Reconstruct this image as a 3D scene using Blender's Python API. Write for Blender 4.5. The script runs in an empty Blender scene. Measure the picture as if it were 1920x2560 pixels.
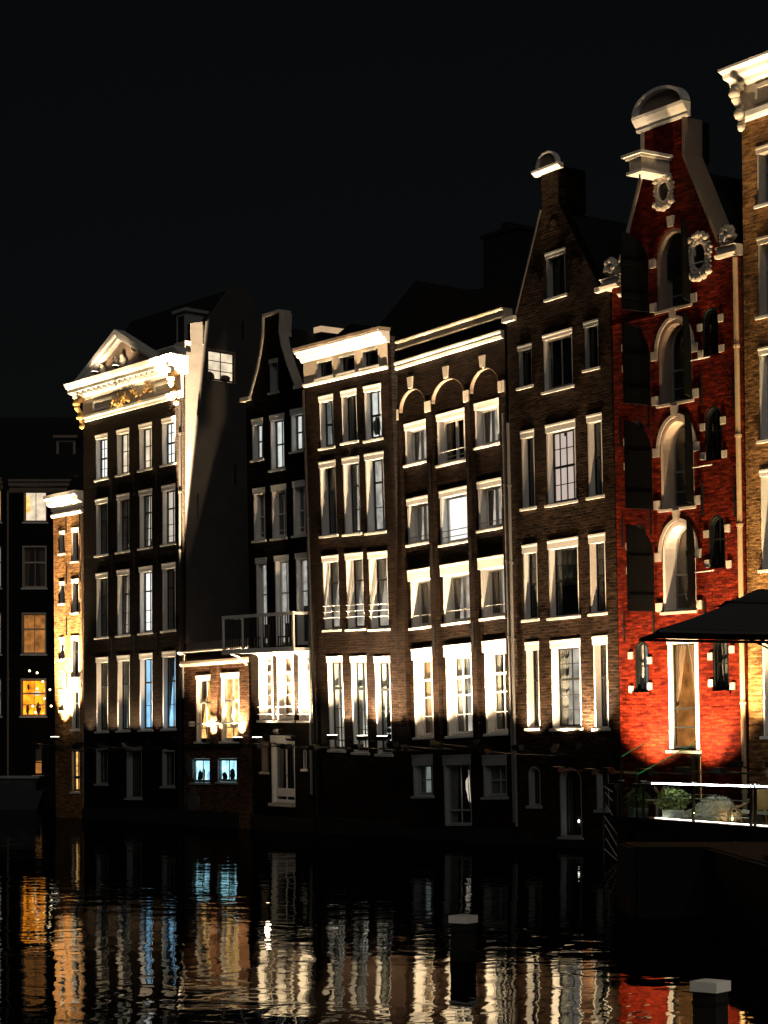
import bpy, bmesh, math, random
from mathutils import Matrix, Vector
from mathutils.geometry import tessellate_polygon
random.seed(7)
R = math.radians
scene = bpy.context.scene
COL = scene.collection

# ------------------------------------------------------------------ camera, night sky, faint city glow, exposure
EYE = 2.77                                   # eye height above the canal
cam = bpy.data.objects.new('camera', bpy.data.cameras.new('camera'))
COL.objects.link(cam)
cam.location = (0, 0, EYE); cam.rotation_euler = (R(90), 0, 0)
cam.data.sensor_width = 36; cam.data.sensor_fit = 'AUTO'
cam.data.lens = 36 * 5000 / 2560
cam.data.shift_y = 610 / 2560
cam.data.clip_start = 0.5; cam.data.clip_end = 2000
scene.camera = cam

world = bpy.data.worlds.new('World'); scene.world = world; world.use_nodes = True
wn, wl = world.node_tree.nodes, world.node_tree.links
wn.clear()
sky = wn.new('ShaderNodeTexSky'); sky.sky_type = 'NISHITA'; sky.sun_disc = False
sky.sun_elevation = R(9); sky.sun_rotation = R(190)
hsv = wn.new('ShaderNodeHueSaturation'); hsv.inputs['Saturation'].default_value = 0.42
bg = wn.new('ShaderNodeBackground'); bg.inputs['Strength'].default_value = 0.0008
out = wn.new('ShaderNodeOutputWorld')
wl.new(sky.outputs[0], hsv.inputs['Color']); wl.new(hsv.outputs[0], bg.inputs['Color']); wl.new(bg.outputs[0], out.inputs[0])

sun = bpy.data.objects.new('city_glow_sun', bpy.data.lights.new('city_glow_sun', 'SUN'))
sun.data.energy = 0.24; sun.data.angle = R(25); sun.data.color = (1, 0.93, 0.86)
sun.rotation_euler = Vector((0.03, 0.88, -0.47)).to_track_quat('-Z', 'Y').to_euler()
COL.objects.link(sun)

vs = scene.view_settings
vs.view_transform = 'Standard'; vs.look = 'None'; vs.gamma = 1; vs.exposure = 0; vs.use_curve_mapping = False
scene.cycles.use_denoising = True
scene.cycles.max_bounces = 6; scene.cycles.transparent_max_bounces = 12
scene.cycles.sample_clamp_indirect = 4

# ------------------------------------------------------------------ materials
MATS = {}
def nodes(name):
    m = bpy.data.materials.new(name); m.use_nodes = True
    n, l = m.node_tree.nodes, m.node_tree.links
    b = n['Principled BSDF']
    return m, n, l, b
def paint(name, col, rough=.55, var=.25, scale=6., bump=.15, spec=.3):
    m, n, l, b = nodes(name)
    t = n.new('ShaderNodeTexCoord'); no = n.new('ShaderNodeTexNoise')
    no.inputs['Scale'].default_value = scale; no.inputs['Detail'].default_value = 6
    mx = n.new('ShaderNodeMix'); mx.data_type = 'RGBA'
    mx.inputs[6].default_value = (*[c * (1 - var) for c in col], 1); mx.inputs[7].default_value = (*[min(1, c * (1 + var * .4)) for c in col], 1)
    l.new(t.outputs['Object'], no.inputs['Vector']); l.new(no.outputs[0], mx.inputs[0]); l.new(mx.outputs[2], b.inputs['Base Color'])
    bp = n.new('ShaderNodeBump'); bp.inputs['Strength'].default_value = bump; bp.inputs['Distance'].default_value = .01
    l.new(no.outputs[0], bp.inputs['Height']); l.new(bp.outputs[0], b.inputs['Normal'])
    b.inputs['Roughness'].default_value = rough; b.inputs['Specular IOR Level'].default_value = spec
    return m
def brick(name, c1, c2, mortar, bump=1., spec=.07, rough=.6, rag=.5):
    m, n, l, b = nodes(name)
    t = n.new('ShaderNodeTexCoord'); s = n.new('ShaderNodeSeparateXYZ'); l.new(t.outputs['Object'], s.inputs[0])
    ad = n.new('ShaderNodeMath'); ad.operation = 'ADD'; l.new(s.outputs[0], ad.inputs[0]); l.new(s.outputs[1], ad.inputs[1])
    # old walls: courses run a little wavy
    wv = n.new('ShaderNodeTexNoise'); wv.inputs['Scale'].default_value = .9; l.new(t.outputs['Object'], wv.inputs['Vector'])
    wa = n.new('ShaderNodeMath'); wa.operation = 'MULTIPLY_ADD'; wa.inputs[1].default_value = .12; l.new(wv.outputs[0], wa.inputs[0]); l.new(s.outputs[2], wa.inputs[2])
    cb = n.new('ShaderNodeCombineXYZ'); l.new(ad.outputs[0], cb.inputs[0]); l.new(wa.outputs[0], cb.inputs[1])
    br = n.new('ShaderNodeTexBrick'); l.new(cb.outputs[0], br.inputs['Vector'])
    br.inputs['Color1'].default_value = (*c1, 1); br.inputs['Color2'].default_value = (*c2, 1); br.inputs['Mortar'].default_value = (*mortar, 1)
    br.inputs['Scale'].default_value = 1; br.inputs['Brick Width'].default_value = .25; br.inputs['Row Height'].default_value = .09
    br.inputs['Mortar Size'].default_value = .010; br.inputs['Mortar Smooth'].default_value = .3; br.inputs['Bias'].default_value = 0
    no = n.new('ShaderNodeTexNoise'); no.inputs['Scale'].default_value = 9; no.inputs['Detail'].default_value = 5; l.new(cb.outputs[0], no.inputs['Vector'])
    big = n.new('ShaderNodeTexNoise'); big.inputs['Scale'].default_value = .7; big.inputs['Detail'].default_value = 4; l.new(t.outputs['Object'], big.inputs['Vector'])
    rp = n.new('ShaderNodeMapRange'); rp.inputs[1].default_value = .3; rp.inputs[2].default_value = .75; rp.inputs[3].default_value = .55; rp.inputs[4].default_value = 1.25
    l.new(big.outputs[0], rp.inputs[0])
    mu = n.new('ShaderNodeMix'); mu.data_type = 'RGBA'; mu.blend_type = 'MULTIPLY'; mu.inputs[0].default_value = 1
    l.new(br.outputs['Color'], mu.inputs[6]); l.new(rp.outputs[0], mu.inputs[7])
    # streaked courses: varied brick tones plus grazing-light relief painted into the colour
    st = n.new('ShaderNodeMapping'); st.inputs['Scale'].default_value = (2.2, 11, 1); l.new(cb.outputs[0], st.inputs[0])
    sn = n.new('ShaderNodeTexNoise'); sn.inputs['Scale'].default_value = 1; sn.inputs['Detail'].default_value = 4; sn.inputs['Roughness'].default_value = .7; l.new(st.outputs[0], sn.inputs['Vector'])
    sr = n.new('ShaderNodeMapRange'); sr.inputs[1].default_value = .33; sr.inputs[2].default_value = .68; sr.inputs[3].default_value = .25; sr.inputs[4].default_value = 1.75; l.new(sn.outputs[0], sr.inputs[0])
    m2 = n.new('ShaderNodeMix'); m2.data_type = 'RGBA'; m2.blend_type = 'MULTIPLY'; m2.inputs[0].default_value = 1
    l.new(mu.outputs[2], m2.inputs[6]); l.new(sr.outputs[0], m2.inputs[7]); l.new(m2.outputs[2], b.inputs['Base Color'])
    # relief: recessed joints, each brick at its own depth, rough faces
    br2 = n.new('ShaderNodeTexBrick'); l.new(cb.outputs[0], br2.inputs['Vector'])
    for k in ('Scale', 'Brick Width', 'Row Height', 'Mortar Size', 'Mortar Smooth'): br2.inputs[k].default_value = br.inputs[k].default_value
    br2.inputs['Color1'].default_value = (.4, .4, .4, 1); br2.inputs['Color2'].default_value = (1, 1, 1, 1); br2.inputs['Mortar'].default_value = (0, 0, 0, 1)
    h = n.new('ShaderNodeMath'); h.operation = 'MULTIPLY_ADD'; h.inputs[1].default_value = rag
    l.new(no.outputs[0], h.inputs[0]); l.new(br2.outputs['Color'], h.inputs[2])
    bp = n.new('ShaderNodeBump'); bp.inputs['Strength'].default_value = bump; bp.inputs['Distance'].default_value = .022
    l.new(h.outputs[0], bp.inputs['Height']); l.new(bp.outputs[0], b.inputs['Normal'])
    b.inputs['Roughness'].default_value = rough; b.inputs['Specular IOR Level'].default_value = spec
    return m
def emit(name, col, strength, var=.25, scale=2.5):
    m, n, l, b = nodes(name)
    n.remove(b); e = n.new('ShaderNodeEmission'); o = n['Material Output']
    t = n.new('ShaderNodeTexCoord'); no = n.new('ShaderNodeTexNoise'); no.inputs['Scale'].default_value = scale; no.inputs['Detail'].default_value = 2
    l.new(t.outputs['Object'], no.inputs['Vector'])
    mr = n.new('ShaderNodeMapRange'); mr.inputs[1].default_value = .3; mr.inputs[2].default_value = .7
    mr.inputs[3].default_value = strength * (1 - var); mr.inputs[4].default_value = strength * (1 + var)
    l.new(no.outputs[0], mr.inputs[0]); l.new(mr.outputs[0], e.inputs['Strength'])
    e.inputs['Color'].default_value = (*col, 1); l.new(e.outputs[0], o.inputs[0])
    return m
def glassmat(name, tint=(.9, .92, .92), ior=1.5, ripple=.003):
    m, n, l, b = nodes(name); n.remove(b); o = n['Material Output']
    tr = n.new('ShaderNodeBsdfTransparent'); tr.inputs[0].default_value = (*tint, 1)
    gl = n.new('ShaderNodeBsdfGlossy'); gl.inputs['Roughness'].default_value = .02
    lw = n.new('ShaderNodeLayerWeight'); pw = n.new('ShaderNodeMath'); pw.operation = 'POWER'; pw.inputs[1].default_value = 5
    fr = n.new('ShaderNodeMath'); fr.operation = 'MULTIPLY_ADD'; fr.inputs[1].default_value = .94; fr.inputs[2].default_value = .05
    l.new(lw.outputs['Facing'], pw.inputs[0]); l.new(pw.outputs[0], fr.inputs[0])
    no = n.new('ShaderNodeTexNoise'); no.inputs['Scale'].default_value = 3; t = n.new('ShaderNodeTexCoord'); l.new(t.outputs['Object'], no.inputs['Vector'])
    bp = n.new('ShaderNodeBump'); bp.inputs['Strength'].default_value = 1; bp.inputs['Distance'].default_value = ripple; l.new(no.outputs[0], bp.inputs['Height']); l.new(bp.outputs[0], gl.inputs['Normal'])
    mx = n.new('ShaderNodeMixShader'); l.new(fr.outputs[0], mx.inputs[0]); l.new(tr.outputs[0], mx.inputs[1]); l.new(gl.outputs[0], mx.inputs[2]); l.new(mx.outputs[0], o.inputs[0])
    return m
M = MATS
M['white'] = paint('white_paint', (.78, .75, .70), .5, .18)
M['cream'] = paint('cream_paint', (.62, .52, .40), .6, .25)
M['stone'] = paint('pale_sandstone', (.60, .53, .44), .8, .3, 9)
M['plaster'] = paint('grey_plaster', (.075, .070, .066), .9, .45, 1.1, .4)
M['fascia'] = paint('brown_grey_fascia', (.28, .21, .16), .7, .25)
M['carve'] = paint('gilded_carving', (.70, .44, .16), .4, .5, 14, .5)
M['darksash'] = paint('dark_sash_paint', (.012, .014, .014), .35, .2)
M['greysash'] = paint('grey_frame_paint', (.30, .31, .30), .5, .2)
M['iron'] = paint('black_iron', (.012, .012, .012), .5, .3)
M['shutter'] = paint('black_shutter_paint', (.004, .0045, .0045), .8, .3, 5, spec=.1)
M['pipe'] = paint('zinc_pipe', (.22, .21, .20), .45, .3)
M['pipecream'] = paint('cream_pipe', (.62, .44, .26), .5, .3)
M['roof'] = paint('dark_roof_tile', (.012, .012, .013), .8, .4, 8)
M['backwall'] = brick('dark_party_wall', (.022, .02, .02), (.03, .026, .024), (.04, .038, .035))
M['b_dark'] = brick('near_black_brick', (.004, .003, .0025), (.010, .0065, .0045), (.016, .012, .009))
M['b_brown'] = brick('brown_brick', (.0035, .002, .0012), (.0165, .0085, .005), (.0175, .0115, .0078))
M['b_six'] = brick('grey_brown_brick', (.010, .0054, .0032), (.040, .0215, .012), (.04, .027, .018), rag=.9)
M['b_red'] = brick('red_painted_brick', (.075, .0065, .003), (.21, .021, .0065), (.09, .009, .004), bump=1., rag=.9, rough=.6, spec=.07)
M['b_gold'] = brick('yellow_brown_brick', (.15, .07, .024), (.34, .17, .06), (.28, .18, .09), rag=.9)
M['b_shop'] = brick('orange_brown_brick', (.06, .027, .014), (.11, .05, .024), (.12, .08, .05))
M['base'] = paint('stained_base_render', (.008, .0078, .0074), .9, .5, 3)
M['glass'] = glassmat('window_glass')
M['room'] = paint('dark_room', (.012, .012, .012), .9, .2)
M['c_grey'] = paint('grey_net_curtain', (.17, .165, .155), .9, .25, 5)
M['c_white'] = paint('white_curtain', (.7, .68, .64), .9, .15, 5)
M['c_brown'] = paint('brown_curtain', (.20, .13, .08), .9, .3, 5)
M['c_pink'] = paint('pink_curtain', (.4, .2, .2), .9, .3, 5)
M['timber'] = paint('weathered_timber', (.014, .011, .009), .85, .5, 9)
M['algae'] = paint('algae_stain', (.012, .016, .008), .5, .5, 14, .4)
M['wood'] = paint('warm_wood', (.42, .22, .09), .5, .3, 9)
M['canvas'] = paint('charcoal_canvas', (.05, .052, .053), .9, .15, 3)
M['deck'] = paint('dark_deck', (.010, .010, .011), .9, .4, 6, spec=.1)
M['steel'] = paint('brushed_steel', (.5, .5, .5), .3, .2, 20)
M['cap'] = paint('pale_post_cap', (.78, .76, .70), .7, .1)
M['leaf'] = paint('pale_green_leaf', (.34, .36, .13), .6, .4, 12)
M['leafd'] = paint('dark_leaf', (.03, .045, .02), .6, .4, 12)
M['fleece'] = paint('cream_fleece', (.62, .56, .48), .95, .35, 20)
M['tglass'] = glassmat('terrace_glass', (.80, .90, .86))
M['hull'] = paint('dark_hull', (.02, .024, .028), .4, .3)
M['black'] = paint('black_silhouette', (.01, .01, .01), .8, .2)
M['l_warm'] = emit('warm_lit_room', (1, .78, .55), 1.25)
M['l_cream'] = emit('cream_lit_blind', (1, .84, .68), .85, .12)
M['l_amber'] = emit('amber_lit_room', (1, .50, .14), 1.9, .5, 3)
M['l_orange'] = emit('orange_lit_room', (1, .27, .01), 2.6, .6, 2.2)
M['l_brown'] = emit('dim_brown_lit_curtain', (1, .36, .08), .5, .5)
M['l_cool'] = emit('cool_lit_room', (1, 1, .93), .95, .2)
M['l_white'] = emit('white_lit_room', (1, .96, .9), 1.7, .15)
M['l_blue'] = emit('blue_lit_room', (.32, .66, 1), 1.5, .35, 1.2)
M['l_cyan'] = emit('cyan_lit_room', (.42, .86, 1), 2.2, .5, 2.5)
M['l_pink'] = emit('rosy_lit_blind', (1, .77, .66), .80, .06)
M['l_grey'] = emit('dim_lit_curtain', (.80, .90, .86), .22, .5, 1.6)
M['l_curt'] = emit('glowing_curtain', (1, .93, .84), .5, .5, 3)
M['l_dim'] = emit('faint_lit_curtain', (1, .86, .70), .55, .6, 1.6)
M['l_fascia'] = emit('roof_fascia_glow', (1, .66, .38), .55, .1)  # self-glow for a bright roof fascia, no lamp behind it
M['led'] = emit('white_led_strip', (.93, 1, .96), 60, .03)
M['led2'] = emit('deck_led_strip', (1, .90, .74), 12, .5, 4)
M['green'] = emit('green_edge_glint', (.06, .5, .16), .28, .3)  # painted glint for glass edges, not a lamp
M['lens'] = emit('flood_lens', (1, .86, .66), 9, .05)
M['bulb'] = emit('bulb', (1, .93, .82), 8, .05)
M['bulb_w'] = emit('bulb_warm', (1, .72, .36), 7, .05)

# ------------------------------------------------------------------ mesh builder
class MB:
    def __init__(s): s.v = []; s.f = []; s.smooth = False
    def box(s, x0, x1, y0, y1, z0, z1):
        k = len(s.v)
        s.v += [(x0,y0,z0),(x1,y0,z0),(x1,y1,z0),(x0,y1,z0),(x0,y0,z1),(x1,y0,z1),(x1,y1,z1),(x0,y1,z1)]
        s.f += [[k+i for i in q] for q in ((0,3,2,1),(4,5,6,7),(0,1,5,4),(1,2,6,5),(2,3,7,6),(3,0,4,7))]
        return s
    def prism(s, pts, y0, y1, holes=(), back=True):
        """outline in (x,z), extruded from y0 to y1; holes are outlines too and get their reveals"""
        rings = [list(pts)] + [list(h) for h in holes]
        polys = [[Vector((p[0], p[1], 0)) for p in r] for r in rings]
        flat = [p for r in rings for p in r]
        tris = tessellate_polygon(polys)
        k = len(s.v); n = len(flat)
        s.v += [(p[0], y0, p[1]) for p in flat] + [(p[0], y1, p[1]) for p in flat]
        for t in tris:
            a, b, c = (flat[i] for i in t)
            ar = (b[0]-a[0])*(c[1]-a[1]) - (b[1]-a[1])*(c[0]-a[0])
            t = list(t) if ar > 0 else list(t)[::-1]
            s.f.append([k+i for i in t])
            if back: s.f.append([k+n+i for i in t[::-1]])
        o = 0
        for r in rings:
            m = len(r)
            for i in range(m):
                j = (i+1) % m
                s.f.append([k+o+i, k+n+o+i, k+n+o+j, k+o+j])
            o += m
        return s
    def profile(s, prof, x0, x1):
        """closed outline in (y,z) run along x"""
        k = len(s.v); n = len(prof)
        s.v += [(x0, p[0], p[1]) for p in prof] + [(x1, p[0], p[1]) for p in prof]
        for i in range(n):
            j = (i+1) % n
            s.f.append([k+i, k+j, k+n+j, k+n+i])
        s.f.append([k+i for i in range(n)][::-1]); s.f.append([k+n+i for i in range(n)])
        return s
    def tube(s, path, r, seg=8, r1=None):
        path = [Vector(p) for p in path]; k = len(s.v); n = len(path)
        for i, p in enumerate(path):
            d = (path[min(i+1, n-1)] - path[max(i-1, 0)]).normalized()
            a = d.cross(Vector((0, 0, 1)) if abs(d.z) < .9 else Vector((0, 1, 0))).normalized(); b = d.cross(a)
            rr = r if r1 is None else r + (r1 - r) * i / (n-1)
            for q in range(seg):
                t = 2*math.pi*q/seg; s.v.append(tuple(p + a*math.cos(t)*rr + b*math.sin(t)*rr))
        for i in range(n-1):
            for q in range(seg):
                w = (q+1) % seg
                s.f.append([k+i*seg+q, k+i*seg+w, k+(i+1)*seg+w, k+(i+1)*seg+q])
        s.f.append([k+q for q in range(seg)][::-1]); s.f.append([k+(n-1)*seg+q for q in range(seg)])
        return s
    def blob(s, c, r, nu=10, nv=7, jit=.12, seed=0):
        rnd = random.Random(seed*7.7 + c[0]*3.1 + c[2]); k = len(s.v)
        for i in range(nv+1):
            ph = math.pi*i/nv
            for j in range(nu):
                th = 2*math.pi*j/nu; q = 1 + rnd.uniform(-jit, jit)
                s.v.append((c[0]+r[0]*q*math.sin(ph)*math.cos(th), c[1]+r[1]*q*math.sin(ph)*math.sin(th), c[2]+r[2]*q*math.cos(ph)))
        for i in range(nv):
            for j in range(nu):
                w = (j+1) % nu
                s.f.append([k+i*nu+j, k+(i+1)*nu+j, k+(i+1)*nu+w, k+i*nu+w])
        return s
    def ring(s, outer, inner, y0, y1):
        """band between two equally long open outlines in (x,z)"""
        k = len(s.v); n = len(outer)
        for y in (y0, y1):
            s.v += [(p[0], y, p[1]) for p in outer]; s.v += [(p[0], y, p[1]) for p in inner]
        for i in range(n-1):
            o0, o1, i0, i1 = k+i, k+i+1, k+n+i, k+n+i+1
            O0, O1, I0, I1 = o0+2*n, o1+2*n, i0+2*n, i1+2*n
            s.f += [[o0,o1,i1,i0],[O0,I0,I1,O1],[o0,O0,O1,o1],[i0,i1,I1,I0]]
        for a in (0, n-1): s.f.append([k+a, k+n+a, k+3*n+a, k+2*n+a])
        return s
    def mesh(s, name):
        me = bpy.data.meshes.new(name); me.from_pydata(s.v, [], s.f); me.update()
        bm = bmesh.new(); bm.from_mesh(me); bmesh.ops.recalc_face_normals(bm, faces=bm.faces); bm.to_mesh(me); bm.free()
        if s.smooth:
            for p in me.polygons: p.use_smooth = True
        return me
def add(name, mb, mat, parent=None, xf=None):
    me = mb.mesh(name) if isinstance(mb, MB) else mb
    o = bpy.data.objects.new(name, me); COL.objects.link(o)
    if not me.materials: me.materials.append(M[mat] if isinstance(mat, str) else mat)
    if parent is not None: o.parent = parent
    if xf is not None: o.matrix_local = xf
    return o
def tag(o, label, cat, group=None):
    o['label'] = label; o['category'] = cat
    if group: o['group'] = group
    return o
def struct(o): o['kind'] = 'structure'; return o
def empty(name, mat4):
    o = bpy.data.objects.new(name, None); COL.objects.link(o); o.matrix_world = mat4; o.empty_display_size = .3
    return o
def arc(cx, cz, rx, rz, a0, a1, n):
    return [(cx + rx*math.cos(R(a0+(a1-a0)*i/n)), cz + rz*math.sin(R(a0+(a1-a0)*i/n))) for i in range(n+1)]
def arch_outline(u0, u1, v0, vs_, rise, n=12):
    return [(u0, v0), (u1, v0)] + arc((u0+u1)/2, vs_, (u1-u0)/2, rise, 0, 180, n)
def rect(u0, u1, v0, v1): return [(u0, v0), (u1, v0), (u1, v1), (u0, v1)]
def box(*a): return MB().box(*a)

# ------------------------------------------------------------------ canal
def water_material():
    # murky canal: dark body, a dulled mirror on top, choppy little waves
    m, n, l, b = nodes('canal_water'); n.remove(b); o = n['Material Output']
    df = n.new('ShaderNodeBsdfDiffuse'); df.inputs[0].default_value = (.0025, .0032, .0035, 1)
    gl = n.new('ShaderNodeBsdfGlossy'); gl.inputs['Color'].default_value = (.44, .46, .46, 1); gl.inputs['Roughness'].default_value = .012
    fr = n.new('ShaderNodeFresnel'); fr.inputs[0].default_value = 1.33
    mx = n.new('ShaderNodeMixShader'); l.new(fr.outputs[0], mx.inputs[0]); l.new(df.outputs[0], mx.inputs[1]); l.new(gl.outputs[0], mx.inputs[2]); l.new(mx.outputs[0], o.inputs[0])
    t = n.new('ShaderNodeTexCoord'); mp = n.new('ShaderNodeMapping'); l.new(t.outputs['Object'], mp.inputs[0])
    a = n.new('ShaderNodeTexNoise'); a.inputs['Scale'].default_value = 1.15; a.inputs['Detail'].default_value = 2.2; a.inputs['Distortion'].default_value = .9
    c = n.new('ShaderNodeTexNoise'); c.inputs['Scale'].default_value = .28; c.inputs['Detail'].default_value = 1
    l.new(mp.outputs[0], a.inputs['Vector']); l.new(mp.outputs[0], c.inputs['Vector'])
    s = n.new('ShaderNodeMath'); s.operation = 'MULTIPLY_ADD'; s.inputs[1].default_value = 1.6; l.new(c.outputs[0], s.inputs[0]); l.new(a.outputs[0], s.inputs[2])
    # calmer and rougher patches
    g = n.new('ShaderNodeTexNoise'); g.inputs['Scale'].default_value = .09; l.new(mp.outputs[0], g.inputs['Vector'])
    r = n.new('ShaderNodeMapRange'); r.inputs[1].default_value = .35; r.inputs[2].default_value = .65; r.inputs[3].default_value = .55; r.inputs[4].default_value = 1.25; l.new(g.outputs[0], r.inputs[0])
    q = n.new('ShaderNodeMath'); q.operation = 'MULTIPLY'; l.new(s.outputs[0], q.inputs[0]); l.new(r.outputs[0], q.inputs[1])
    bp = n.new('ShaderNodeBump'); bp.inputs['Strength'].default_value = 1; bp.inputs['Distance'].default_value = .0085
    l.new(q.outputs[0], bp.inputs['Height']); l.new(bp.outputs[0], gl.inputs['Normal']); l.new(bp.outputs[0], fr.inputs['Normal'])
    return m
M['water'] = water_material()
w = MB(); w.v = [(-700, -60, 0), (700, -60, 0), (700, 1300, 0), (-700, 1300, 0)]; w.f = [[0, 1, 2, 3]]
struct(add('canal_water', w, 'water'))

# ------------------------------------------------------------------ houses: frame and generic parts
TH = 34.
class House:
    def __init__(s, name, label, O, yaw, lean, roll, angle=None):
        a = -(90 - (TH + yaw)) if angle is None else angle
        s.mat = Matrix.Translation(O) @ Matrix.Rotation(R(a), 4, 'Z') @ Matrix.Rotation(R(lean), 4, 'X') @ Matrix.Rotation(R(roll), 4, 'Y')
        s.e = empty(name, s.mat); tag(s.e, label, 'house', 'canal houses in the row'); s.holes = []
    def add(s, name, mb, mat, parent=None, xf=None): return add(name, mb, mat, parent or s.e, xf)
    def box(s, name, mat, *a): return s.add(name, box(*a), mat)

def curtain(u0, u1, v0, v1, y, kind, seed):
    """cloth as a folded sheet; kind: full, sides, vee, blind"""
    rnd = random.Random(seed); mb = MB(); mb.smooth = True
    def sheet(f0, f1, top, bot):
        n = max(8, int((u1-u0)*26)); k = len(mb.v); ph = rnd.uniform(0, 6)
        for i in range(n+1):
            t = i/n; fo = .022*math.sin(t*n*.85+ph) + .010*math.sin(t*n*.37)
            mb.v.append((u0+(u1-u0)*(f0[0]+(f0[1]-f0[0])*t), y+fo, v0+(v1-v0)*bot)); mb.v.append((u0+(u1-u0)*(f1[0]+(f1[1]-f1[0])*t), y+fo*.7, v0+(v1-v0)*top))
        for i in range(n): mb.f.append([k+2*i, k+2*i+2, k+2*i+3, k+2*i+1])
    if kind == 'full': sheet((0, 1), (0, 1), 1, 0)
    elif kind == 'sides': sheet((0, .28), (0, .36), 1, 0); sheet((.74, 1), (.66, 1), 1, 0)
    elif kind == 'vee': sheet((0, .05), (0, .52), 1, .02); sheet((.93, 1), (.50, 1), 1, .02)
    elif kind == 'left': sheet((0, .42), (0, .46), 1, 0)
    elif kind == 'blind':
        mb.box(u0, u1, y-.01, y+.01, v0+(v1-v0)*.62, v1); mb.smooth = False
    elif kind == 'half': sheet((0, 1), (0, 1), 1, .45)
    return mb

def window(H, u0, u1, v0, v1, cols=2, rows=((.5, .05),), sash='darksash', fill='room', cur=None, ccol='c_grey', lint=.2, dep=0., deep=.27, jt=.06,
           fr='white', sill=True, sillmat='white', arch=0., name='window', hole=True, xf=None, bars=(), seed=None, bar_only_top=None, proud=.01, mull=None, holes=None, things=()):
    """opening u0..u1, v0..v1 in the wall plane. frame > sash, panes, sill, lintel, curtain, room"""
    seed = seed if seed is not None else int(u0*1000+v0*77)
    hl = H.holes if holes is None else holes
    vs_ = v1 - arch
    if hole:
        hl.append(arch_outline(u0, u1, v0, vs_, arch) if arch else rect(u0, u1, v0, v1))
    e = .002
    f = MB()
    y0, y1 = dep + .015, dep + deep + .05
    if arch:
        o = [(u0+e, v0)] + [(u0+e, vs_)] + arc((u0+u1)/2, vs_, (u1-u0)/2-e, arch-e, 180, 0, 14) + [(u1-e, v0)]
        i = [(u0+jt, v0)] + [(u0+jt, vs_)] + arc((u0+u1)/2, vs_, (u1-u0)/2-jt, arch-jt, 180, 0, 14) + [(u1-jt, v0)]
        f.ring(o, i, y0, y1)
        f.box(u0+jt, u1-jt, y0+.01, y1, v0+e, v0+.05)
        b1 = v1 - jt
    else:
        f.box(u0+e, u0+jt, y0, y1, v0+e, v1-e); f.box(u1-jt, u1-e, y0, y1, v0+e, v1-e)
        f.box(u0+jt, u1-jt, y0, y1, v1-lint, v1-e); f.box(u0+jt, u1-jt, y0+.12, y1, v0+e, v0+.05)
        b1 = v1 - lint
    W = H.add(name, f, fr, xf=xf)
    if lint > .1 and not arch:
        H.add('lintel', MB().profile([(dep-proud, v1-lint), (dep+.014, v1-lint), (dep+.014, v1+.03), (dep-proud-.014, v1+.03), (dep-proud-.014, v1-.02), (dep-proud, v1-.05)], u0-.02, u1+.02), fr, W)
    if sill:
        H.add('sill', MB().profile([(dep-.07, v0-.09), (dep-.004, v0-.09), (dep-.004, v0-.002), (dep-.07, v0-.018)], u0-.07, u1+.07), sillmat, W)
    a0, a1, b0 = u0+jt, u1-jt, v0+.05
    ys0, ys1 = dep+deep-.05, dep+deep
    st = .045 if sash != 'white' else .065
    sm = MB()
    if arch:
        o = [(a0, b0), (a0, vs_)] + arc((u0+u1)/2, vs_, (a1-a0)/2, arch-jt, 180, 0, 14) + [(a1, b0)]
        i = [(a0+st, b0), (a0+st, vs_)] + arc((u0+u1)/2, vs_, (a1-a0)/2-st, arch-jt-st, 180, 0, 14) + [(a1-st, b0)]
        sm.ring(o, i, ys0, ys1); sm.box(a0+st, a1-st, ys0, ys1, b0, b0+st)
    else:
        sm.box(a0, a0+st, ys0, ys1, b0, b1); sm.box(a1-st, a1, ys0, ys1, b0, b1)
        sm.box(a0+st, a1-st, ys0, ys1, b0, b0+st*1.3); sm.box(a0+st, a1-st, ys0, ys1, b1-st, b1)
    zs = [b0+st*1.3]
    for r_, th in rows:
        z = b0 + (b1-b0)*r_
        sm.box(a0+st, a1-st, ys0-(.02 if th > .04 else -.01), ys1, z-th/2, z+th/2); zs.append(z)
    zs.append(b1-st)
    xs = [a0+st] + [a0 + (a1-a0)*i/cols for i in range(1, cols)] + [a1-st]
    bt = mull or ((.022 if cols != 2 else .03) if sash != 'white' else .045)
    zt = b1 - st if bar_only_top is None else b1 - st
    for x in xs[1:-1]:
        zb = b0+st if bar_only_top is None else b0 + (b1-b0)*bar_only_top
        sm.box(x-bt/2, x+bt/2, ys0+.008, ys1-.004, zb, zt if not arch else vs_+arch*.8)
    S = H.add('sash', sm, sash, W)
    yg = dep+deep-.022
    for r in range(len(zs)-1):
        if arch and r == len(zs)-2:
            pts = [(a0+st, zs[r]+.01), (a1-st, zs[r]+.01)] + arc((u0+u1)/2, vs_, (a1-a0)/2-st, arch-jt-st, 0, 180, 10)
            H.add('pane', MB().prism(pts, yg, yg+.004), 'glass', W); continue
        cs = range(len(xs)-1) if (bar_only_top is None or r == len(zs)-2) else [None]
        for c in cs:
            xa, xb = (xs[c], xs[c+1]) if c is not None else (xs[0], xs[-1])
            H.add('pane', box(xa+.004, xb-.004, yg, yg+.004, zs[r]+.006, zs[r+1]-.006), 'glass', W)
    yb = dep+deep+.16
    H.add('room', box(u0-.3, u1+.02, yb, yb+.03, v0-.02, (v1 if not arch else vs_+arch)+.02), fill, W)
    if cur:
        H.add('curtain', curtain(u0-.12, u1, b0, b1, dep+deep+.08, cur, seed), ccol, W)
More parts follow.
